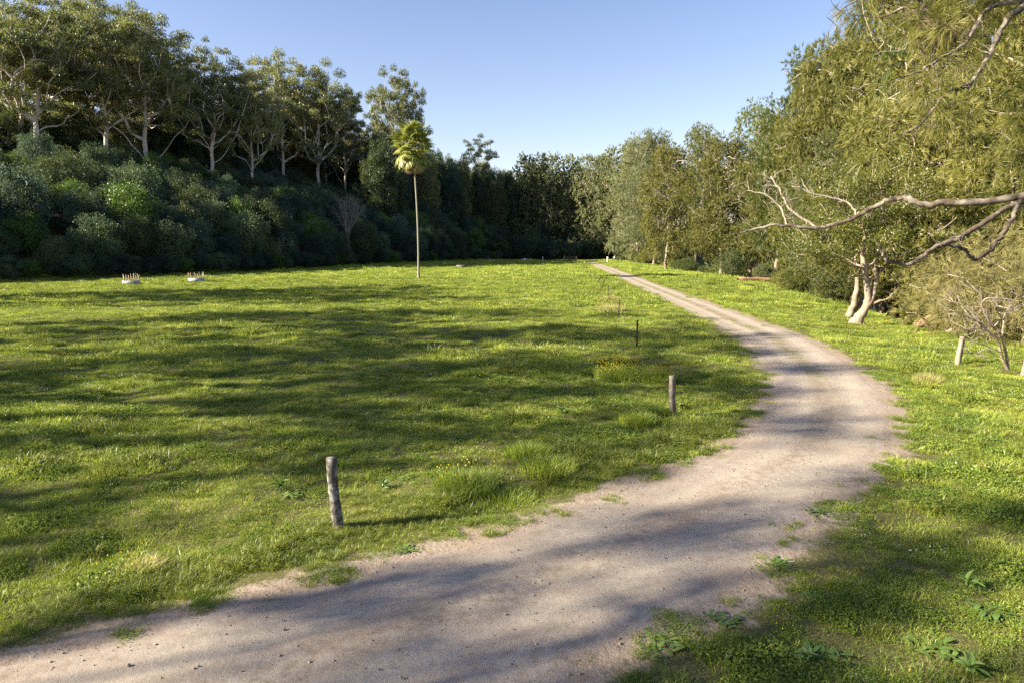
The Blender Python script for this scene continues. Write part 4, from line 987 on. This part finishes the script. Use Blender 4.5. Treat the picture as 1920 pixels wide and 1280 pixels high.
# coarse leafy weed patches in the near grass
def weed_geo(seed, n, rad, L_):
    r = R(seed); g = Geo()
    for _ in range(n):
        a, q = r.random() * 2 * pi, rad * r.random() ** .6; c = np.array([q * math.cos(a), q * math.sin(a), 0]); az = r.random() * 2 * pi; l = L_ * r.uniform(.5, 1.2); wd = l * .17
        d = np.array([math.cos(az), math.sin(az), 0]); u = np.array([-d[1], d[0], 0]); up = r.uniform(.35, .9); V = []
        for k, (f, w2) in enumerate(((0, .25), (.3, .8), (.65, 1), (1, .08))):
            p = c + d * l * f + [0, 0, l * up * (f * 1.1 - .75 * f * f) + .01]; V += [p - u * wd * w2, p + u * wd * w2]
        g.add(V, [[0, 1, 3, 2], [2, 3, 5, 4], [4, 5, 7, 6]])
    return g
WD = [weed_geo(600 + k, 34, .24, .17).mesh("leafy_weed", M_dock) for k in range(3)]; r = R(72)
for k, (x, y, s, lab) in enumerate(((3.55, 7.25, 1.0, "ragged leafy weed patch at the bottom edge right of the track"), (4.9, 7.35, 1.1, "ragged leafy weed patch in the lower right grass"), (5.9, 8.0, .9, "ragged leafy weed patch near the right edge of the near grass"), (4.0, 8.5, .8, "small leafy weed patch beside the ragged dirt edge"),
      (2.6, 7.9, .8, "leafy mat creeping onto the gravel at the lower right"), (1.75, 7.35, .9, "leafy mat on the gravel farthest into the track"), (3.9, 9.4, .9, "leafy mat along the dirt edge above the lower right corner"), (5.3, 11.4, .8, "leafy mat at the outside of the near bend"),
      (-4.1, 12.1, .8, "leafy weed patch in front of the dock plant left of the nearest post"), (-2.1, 13.1, .9, "leafy weed patch behind the nearest post"), (-1.6, 9.9, .7, "small leafy weed on the left verge of the track"), (5.2, 17.3, .9, "leafy weed patch on the verge beside the square timber post"), (-8.5, 16, 1, "pale leafy weed patch far left in the near meadow"), (-9, 24, 1.3, "leafy weed patch left in the middle meadow"), (-6.5, 35, 1.5, "leafy weed patch in the far middle meadow"))):
    o = obj("leafy_weed", WD[k % 3], None, (x, y, hz(x, y)), (0, 0, k * 1.3), (s, s, s * .9)); tag(o, lab, "weed", "leafy weed patches")

# tall tufts along the old fence
def tuft_geo(seed, n, h, rad, w_, lean=.5, seg=2, hv=.4):
    r = R(seed); g = Geo(); a = r.random(n) * 2 * pi; q = rad * r.random(n) ** .6
    B = np.stack([q * np.cos(a), q * np.sin(a), np.full(n, -.02)], 1)
    la = a + r.normal(size=n) * .9; le = lean * (.25 + r.random(n)); hh = h * (1 - hv + hv * r.random(n)) * (1 - .3 * (q / rad) ** 2)
    D = np.stack([np.cos(la), np.sin(la), 0 * la], 1); wa = r.random(n) * pi; Wv = np.stack([np.cos(wa), np.sin(wa), 0 * wa], 1) * (w_ * r.uniform(.6, 1.3, n))[:, None] / 2
    M1 = B + D * (le * hh * .28)[:, None] + np.array([0, 0, 1.0]) * (hh * .55)[:, None]
    Tp = B + D * (le * hh * .95)[:, None] + np.array([0, 0, 1.0]) * (hh * (1 - .25 * le))[:, None]
    V = np.stack([B - Wv, B + Wv, M1 + Wv * .8, M1 - Wv * .8, Tp], 1).reshape(-1, 3); i = np.arange(n)[:, None] * 5
    g.add(V, i + np.array([0, 1, 2, 3]), i + np.array([3, 2, 4])); return g
def flowers(g, r, n, rad, h0, h1, s):
    a = r.random(n) * 2 * pi; q = rad * r.random(n) ** .5; C = np.stack([q * np.cos(a), q * np.sin(a), r.uniform(h0, h1, n)], 1); leaves(g, C, rand_unit(r, n), s, s * .9, r); leaves(g, C, rand_unit(r, n), s, s * .9, r)
def clump(x, y, n, h, rad, w_, mt, label, fl=0, seed=0, lean=.5, flm=None, sx=1):
    e = thing("grass_clump", x, y, label, "grass clump", "taller clumps along the fence line"); o = obj("blades", tuft_geo(seed, n, h, rad, w_, lean).mesh("clump_blades", mt), e); e.scale = (sx, 1, 1)
    if fl: g = Geo(); flowers(g, R(seed), fl, rad * .95, h * .45, h * 1.0, .035); obj("flowers", g.mesh("clump_flowers", flm or M_yel), e)
clump(3.95, 24.6, 1300, .75, .95, .014, M_grass, "straw and yellow flowering tuft behind the square timber post", 420, 1, .8)
clump(5.2, 24.0, 1500, .6, .6, .014, M_grass, "yellow flowering weed right of the straw tuft", 260, 2, .8)
clump(4.0, 27.2, 1300, .55, .7, .014, M_grass, "yellow flowering weed left behind the straw tuft", 260, 12, .8)
clump(7.5, 51.5, 1200, .95, 1.0, .03, M_strawg, "straw coloured tuft at the second steel picket", 0, 3, .8)
clump(9.1, 63, 700, .8, .9, .035, M_strawg, "pale dry weeds beside the fence line", 0, 4, .8)
clump(3.35, 17.6, 900, .42, .5, .014, M_grass, "dark green round tuft left of the square timber post", 0, 5, .6)
clump(4.05, 18.5, 900, .40, .3, .012, M_clover, "small leafy weed at the foot of the square timber post", 0, 6, .8)
clump(-.9, 12.6, 1100, .5, .62, .009, M_grass, "yellow flowering weed midway between the two timber posts", 45, 7, .7)
clump(.75, 13.6, 1000, .42, .6, .013, M_grass, "rounded green tuft right of the yellow flowering weed", 0, 8, .7)
clump(-.1, 12.2, 900, .36, .6, .013, M_grass, "lush tuft beside the ditch near the track edge", 0, 9, .7)
clump(.35, 14.6, 800, .42, .5, .013, M_grass, "dome of grass behind the lush tufts near the track edge", 0, 10, .6)
clump(-5.3, 9.3, 700, .36, .3, .008, M_strawg, "small pale tuft near the bottom left edge of the meadow", 20, 11, .7)
clump(14.6, 23.6, 500, .5, .5, .012, M_strawg, "dry weed stalks in the grass right of the track", 0, 13, .4)
print("props", round(time.time() - T0, 1))

# ------------------------------------------------------------------ grass
def gn_scatter(name, pts, rot, scl, proto, label):
    me = bpy.data.meshes.new(name); me.vertices.add(len(pts)); me.vertices.foreach_set("co", pts.astype(np.float32).ravel())
    a = me.attributes.new("rot", 'FLOAT_VECTOR', 'POINT'); a.data.foreach_set("vector", rot.astype(np.float32).ravel())
    a = me.attributes.new("scl", 'FLOAT_VECTOR', 'POINT'); a.data.foreach_set("vector", scl.astype(np.float32).ravel())
    o = obj(name, me); tag(o, label, kind="stuff")
    ng = bpy.data.node_groups.new(name, 'GeometryNodeTree')
    ng.interface.new_socket("Geometry", in_out='INPUT', socket_type='NodeSocketGeometry'); ng.interface.new_socket("Geometry", in_out='OUTPUT', socket_type='NodeSocketGeometry')
    gi, go = ng.nodes.new("NodeGroupInput"), ng.nodes.new("NodeGroupOutput")
    ins = ng.nodes.new("GeometryNodeInstanceOnPoints"); oi = ng.nodes.new("GeometryNodeObjectInfo"); oi.inputs[0].default_value = proto
    ra = ng.nodes.new("GeometryNodeInputNamedAttribute"); ra.data_type = 'FLOAT_VECTOR'; ra.inputs[0].default_value = "rot"
    sa = ng.nodes.new("GeometryNodeInputNamedAttribute"); sa.data_type = 'FLOAT_VECTOR'; sa.inputs[0].default_value = "scl"
    L_ = ng.links.new; L_(gi.outputs[0], ins.inputs["Points"]); L_(oi.outputs["Geometry"], ins.inputs["Instance"])
    L_(ra.outputs[0], ins.inputs["Rotation"]); L_(sa.outputs[0], ins.inputs["Scale"]); L_(ins.outputs[0], go.inputs[0])
    md = o.modifiers.new("scatter", 'NODES'); md.node_group = ng; return o
def proto(name, g, mt): return bpy.data.objects.new(name, g.mesh(name, mt))
patch = Wav(21, 1.6, 6, 16); patch2 = Wav(22, .7, 2.2, 16); patchL = Wav(23, 8, 30, 10)

def field(seed, n, y0, y1, margin=.14):
    """uniform over the ground wedge the camera looks at, plus a margin"""
    r = R(seed); y = np.sqrt(r.uniform(y0 ** 2, y1 ** 2, n)); x = (r.random(n) * 2 - 1) * ((.75 + margin) * y + .6)
    return r, x, y
def place(r, x, y, keep, size, wide=1.0):
    x, y, size = x[keep], y[keep], size[keep]; z = H(x, y); n = len(x)
    rot = np.stack([r.normal(size=n) * .12, r.normal(size=n) * .12, r.random(n) * 2 * pi], 1)
    return np.stack([x, y, z], 1), rot, np.stack([size * wide, size * wide, size], 1)
def ok(x, y, sd, hi=8): return (bank_s(x, y) < hi) & (hill_s(x, y) < 3)

DENS = 1.0
BANDS = [("near", 5.2, 13, 130, .16, 46, .12, .0085), ("mid", 13, 26, 60, .24, 56, .15, .013), ("open", 26, 55, 13, .42, 80, .19, .018), ("wide", 55, 110, 4.0, .75, 95, .26, .036), ("far", 110, 235, 1.1, 1.5, 110, .34, .075)]
for bi, (nm, y0, y1, dens, rad, nb, h, w_) in enumerate(BANDS):
    area = .89 * (y1 ** 2 - y0 ** 2)
    r, x, y = field(900 + bi, int(area * dens * DENS), y0, y1); sd = road_sd(x, y)
    e = sd + .36 * n_e(x, y) + .42 * patch2(x, y)
    prob = sstep(.05, .55, e)
    right = (x > np.interp(y, RR[5:, 1], RR[5:, 0]) - .1) & (y < 16)
    prob = np.where(right, prob * np.clip(sstep(-.1, 2.2, sd) * .9 + .5 * patch2(x, y) + .25, 0, 1), prob)
    keep = (r.random(len(x)) < prob) & ok(x, y, sd)
    tall = patch(x, y); edge = sstep(0, 1.4, sd)
    size = (.62 + .30 * np.clip(tall, -1, 1.3) + .25 * np.clip(patchL(x, y), -1, 1)) * (.5 + .5 * edge) * r.uniform(.7, 1.35, len(x)) * (1 + .3 * patch2(x + 3, y)); size = np.clip(size, .25, 2.2)
    P_, Ro, Sc = place(r, x, y, keep, size, 1.0); Sc[:, :2] = np.clip(Sc[:, :2], .7, 1.3)
    for v in range(3):
        pr = proto("grass_tuft", tuft_geo(950 + bi * 3 + v, nb, h * (1, .75, 1.45)[v], rad, w_, (.9, 1.3, .8)[v], hv=.65), M_grass)
        gn_scatter("grass", P_[v::3], Ro[v::3], Sc[v::3], pr, "short green meadow grass")
    if bi < 4:   # broader leaved weeds and clover in patches
        g = Geo(); rr = R(970 + bi); nl = 75 if bi < 2 else 50; q = rad * 1.1
        C = np.stack([rr.normal(size=nl) * q * .5, rr.normal(size=nl) * q * .5, rr.uniform(.2, 1.0, nl) * h * .85], 1)
        D = rand_unit(rr, nl) * [1, 1, .35]; s = w_ * (3.9 if bi < 2 else 3.2); leaves(g, C, D, s * rr.uniform(.7, 1.3, nl), s * .8, rr)
        pr = proto("clover_patch", g, M_clover); m2 = keep & ((patch2(x, y) + .8 * patch(x + 40, y)) > (.55 if not bi < 2 else .35)) & (r.random(len(x)) < .55)
        if bi < 2: m2 |= right & (sd > -.1) & (patch2(x + 9, y) > .35) & (r.random(len(x)) < .5) & ok(x, y, sd)
        P_, Ro, Sc = place(r, x, y, m2, np.clip(size, .5, 1.4)); gn_scatter("clover", P_, Ro, Sc, pr, "clover and small broad leaved weeds among the grass")
        # long darker grass
        fd = (x + 2.9) * -.637 + (y - 10.8) * .771; al = (x + 2.9) * .771 + (y - 10.8) * .637
        strip = np.exp(-((fd + .45) / .5) ** 2) * sstep(-7, -1, al) * (1 - sstep(8, 13, al)) if bi < 2 else 0 * x
        mm = keep & (((patch(x * 1.3 + 90, y * 1.3) > .8) & (r.random(len(x)) < .35)) | (r.random(len(x)) < strip * .8) | ((r.random(len(x)) < .10) & (patch2(x + 7, y) > .2)) | ((n_e(x + 5, y * 2) > 1.1) & (r.random(len(x)) < .25)))
        pr = proto("long_grass_tuft", tuft_geo(980 + bi, int(nb * 1.2), h * 2.1, rad * .9, w_ * 1.1, 1.25, hv=.5), M_long)
        P_, Ro, Sc = place(r, x, y, mm, np.clip(size * 1.15, .6, 1.5)); gn_scatter("long_grass", P_, Ro, Sc, pr, "longer darker grass in clumps")
    if bi < 3:   # straw bits, seed heads, small flowers
        pr = proto("straw_tuft", tuft_geo(990 + bi, 14, h * 1.9, rad, w_ * .55, .8, hv=.5), M_strawg); mm = keep & (r.random(len(x)) < .035)
        P_, Ro, Sc = place(r, x, y, mm, size); gn_scatter("dry_grass", P_, Ro, Sc, pr, "scattered dry grass stalks")
        for mt_, nm_, lab_, th, k_ in ((M_yel, "yellow_flowers", "small yellow flowers scattered in the grass", .012, 91), (M_white, "white_flowers", "small white flowers scattered in the grass", .008, 57)):
            g = Geo(); flowers(g, R(5), 7, rad * 1.5, h * .9, h * 1.35, .028 * (1 + bi * .5)); pr = proto(nm_ + "_cluster", g, mt_); mm = keep & (patch(x + k_, y) > .75) & (r.random(len(x)) < th * .9)
            P_, Ro, Sc = place(r, x, y, mm, np.clip(size, .8, 1.2)); gn_scatter(nm_, P_, Ro, Sc, pr, lab_)
print("grass", round(time.time() - T0, 1))
# loose stones on the track
r, x, y = field(77, 60000, 5, 34, .02); sd = road_sd(x, y); keep = (sd < .05) & (r.random(len(x)) < .6)
pr = proto("pebble", rock_mesh(9, (.5, .42, .3)), M_stone); size = .012 + .035 * r.random(len(x)) ** 9; P_, Ro, Sc = place(r, x, y, keep, size); P_[:, 2] += .012
gn_scatter("gravel", P_, Ro, Sc, pr, "loose stones and grit on the gravel track")
# sparse tufts on the crown of the far track
r = R(78); n = 1500; k = r.random(n); y = 24 + 70 * k; cx = (np.interp(y, RL[14:, 1], RL[14:, 0]) + np.interp(y, RR[13:, 1], RR[13:, 0])) / 2; x = cx + r.normal(size=n) * .18
keep = patch2(x * .6, y * .5) > .1; pr = proto("track_tuft", tuft_geo(79, 30, .06, .2, .02, 1.2), M_long); P_, Ro, Sc = place(r, x, y, keep, r.uniform(.5, 1.2, n)); gn_scatter("track_grass", P_, Ro, Sc, pr, "thin strip of grass between the wheel tracks")
print("total", round(time.time() - T0, 1))
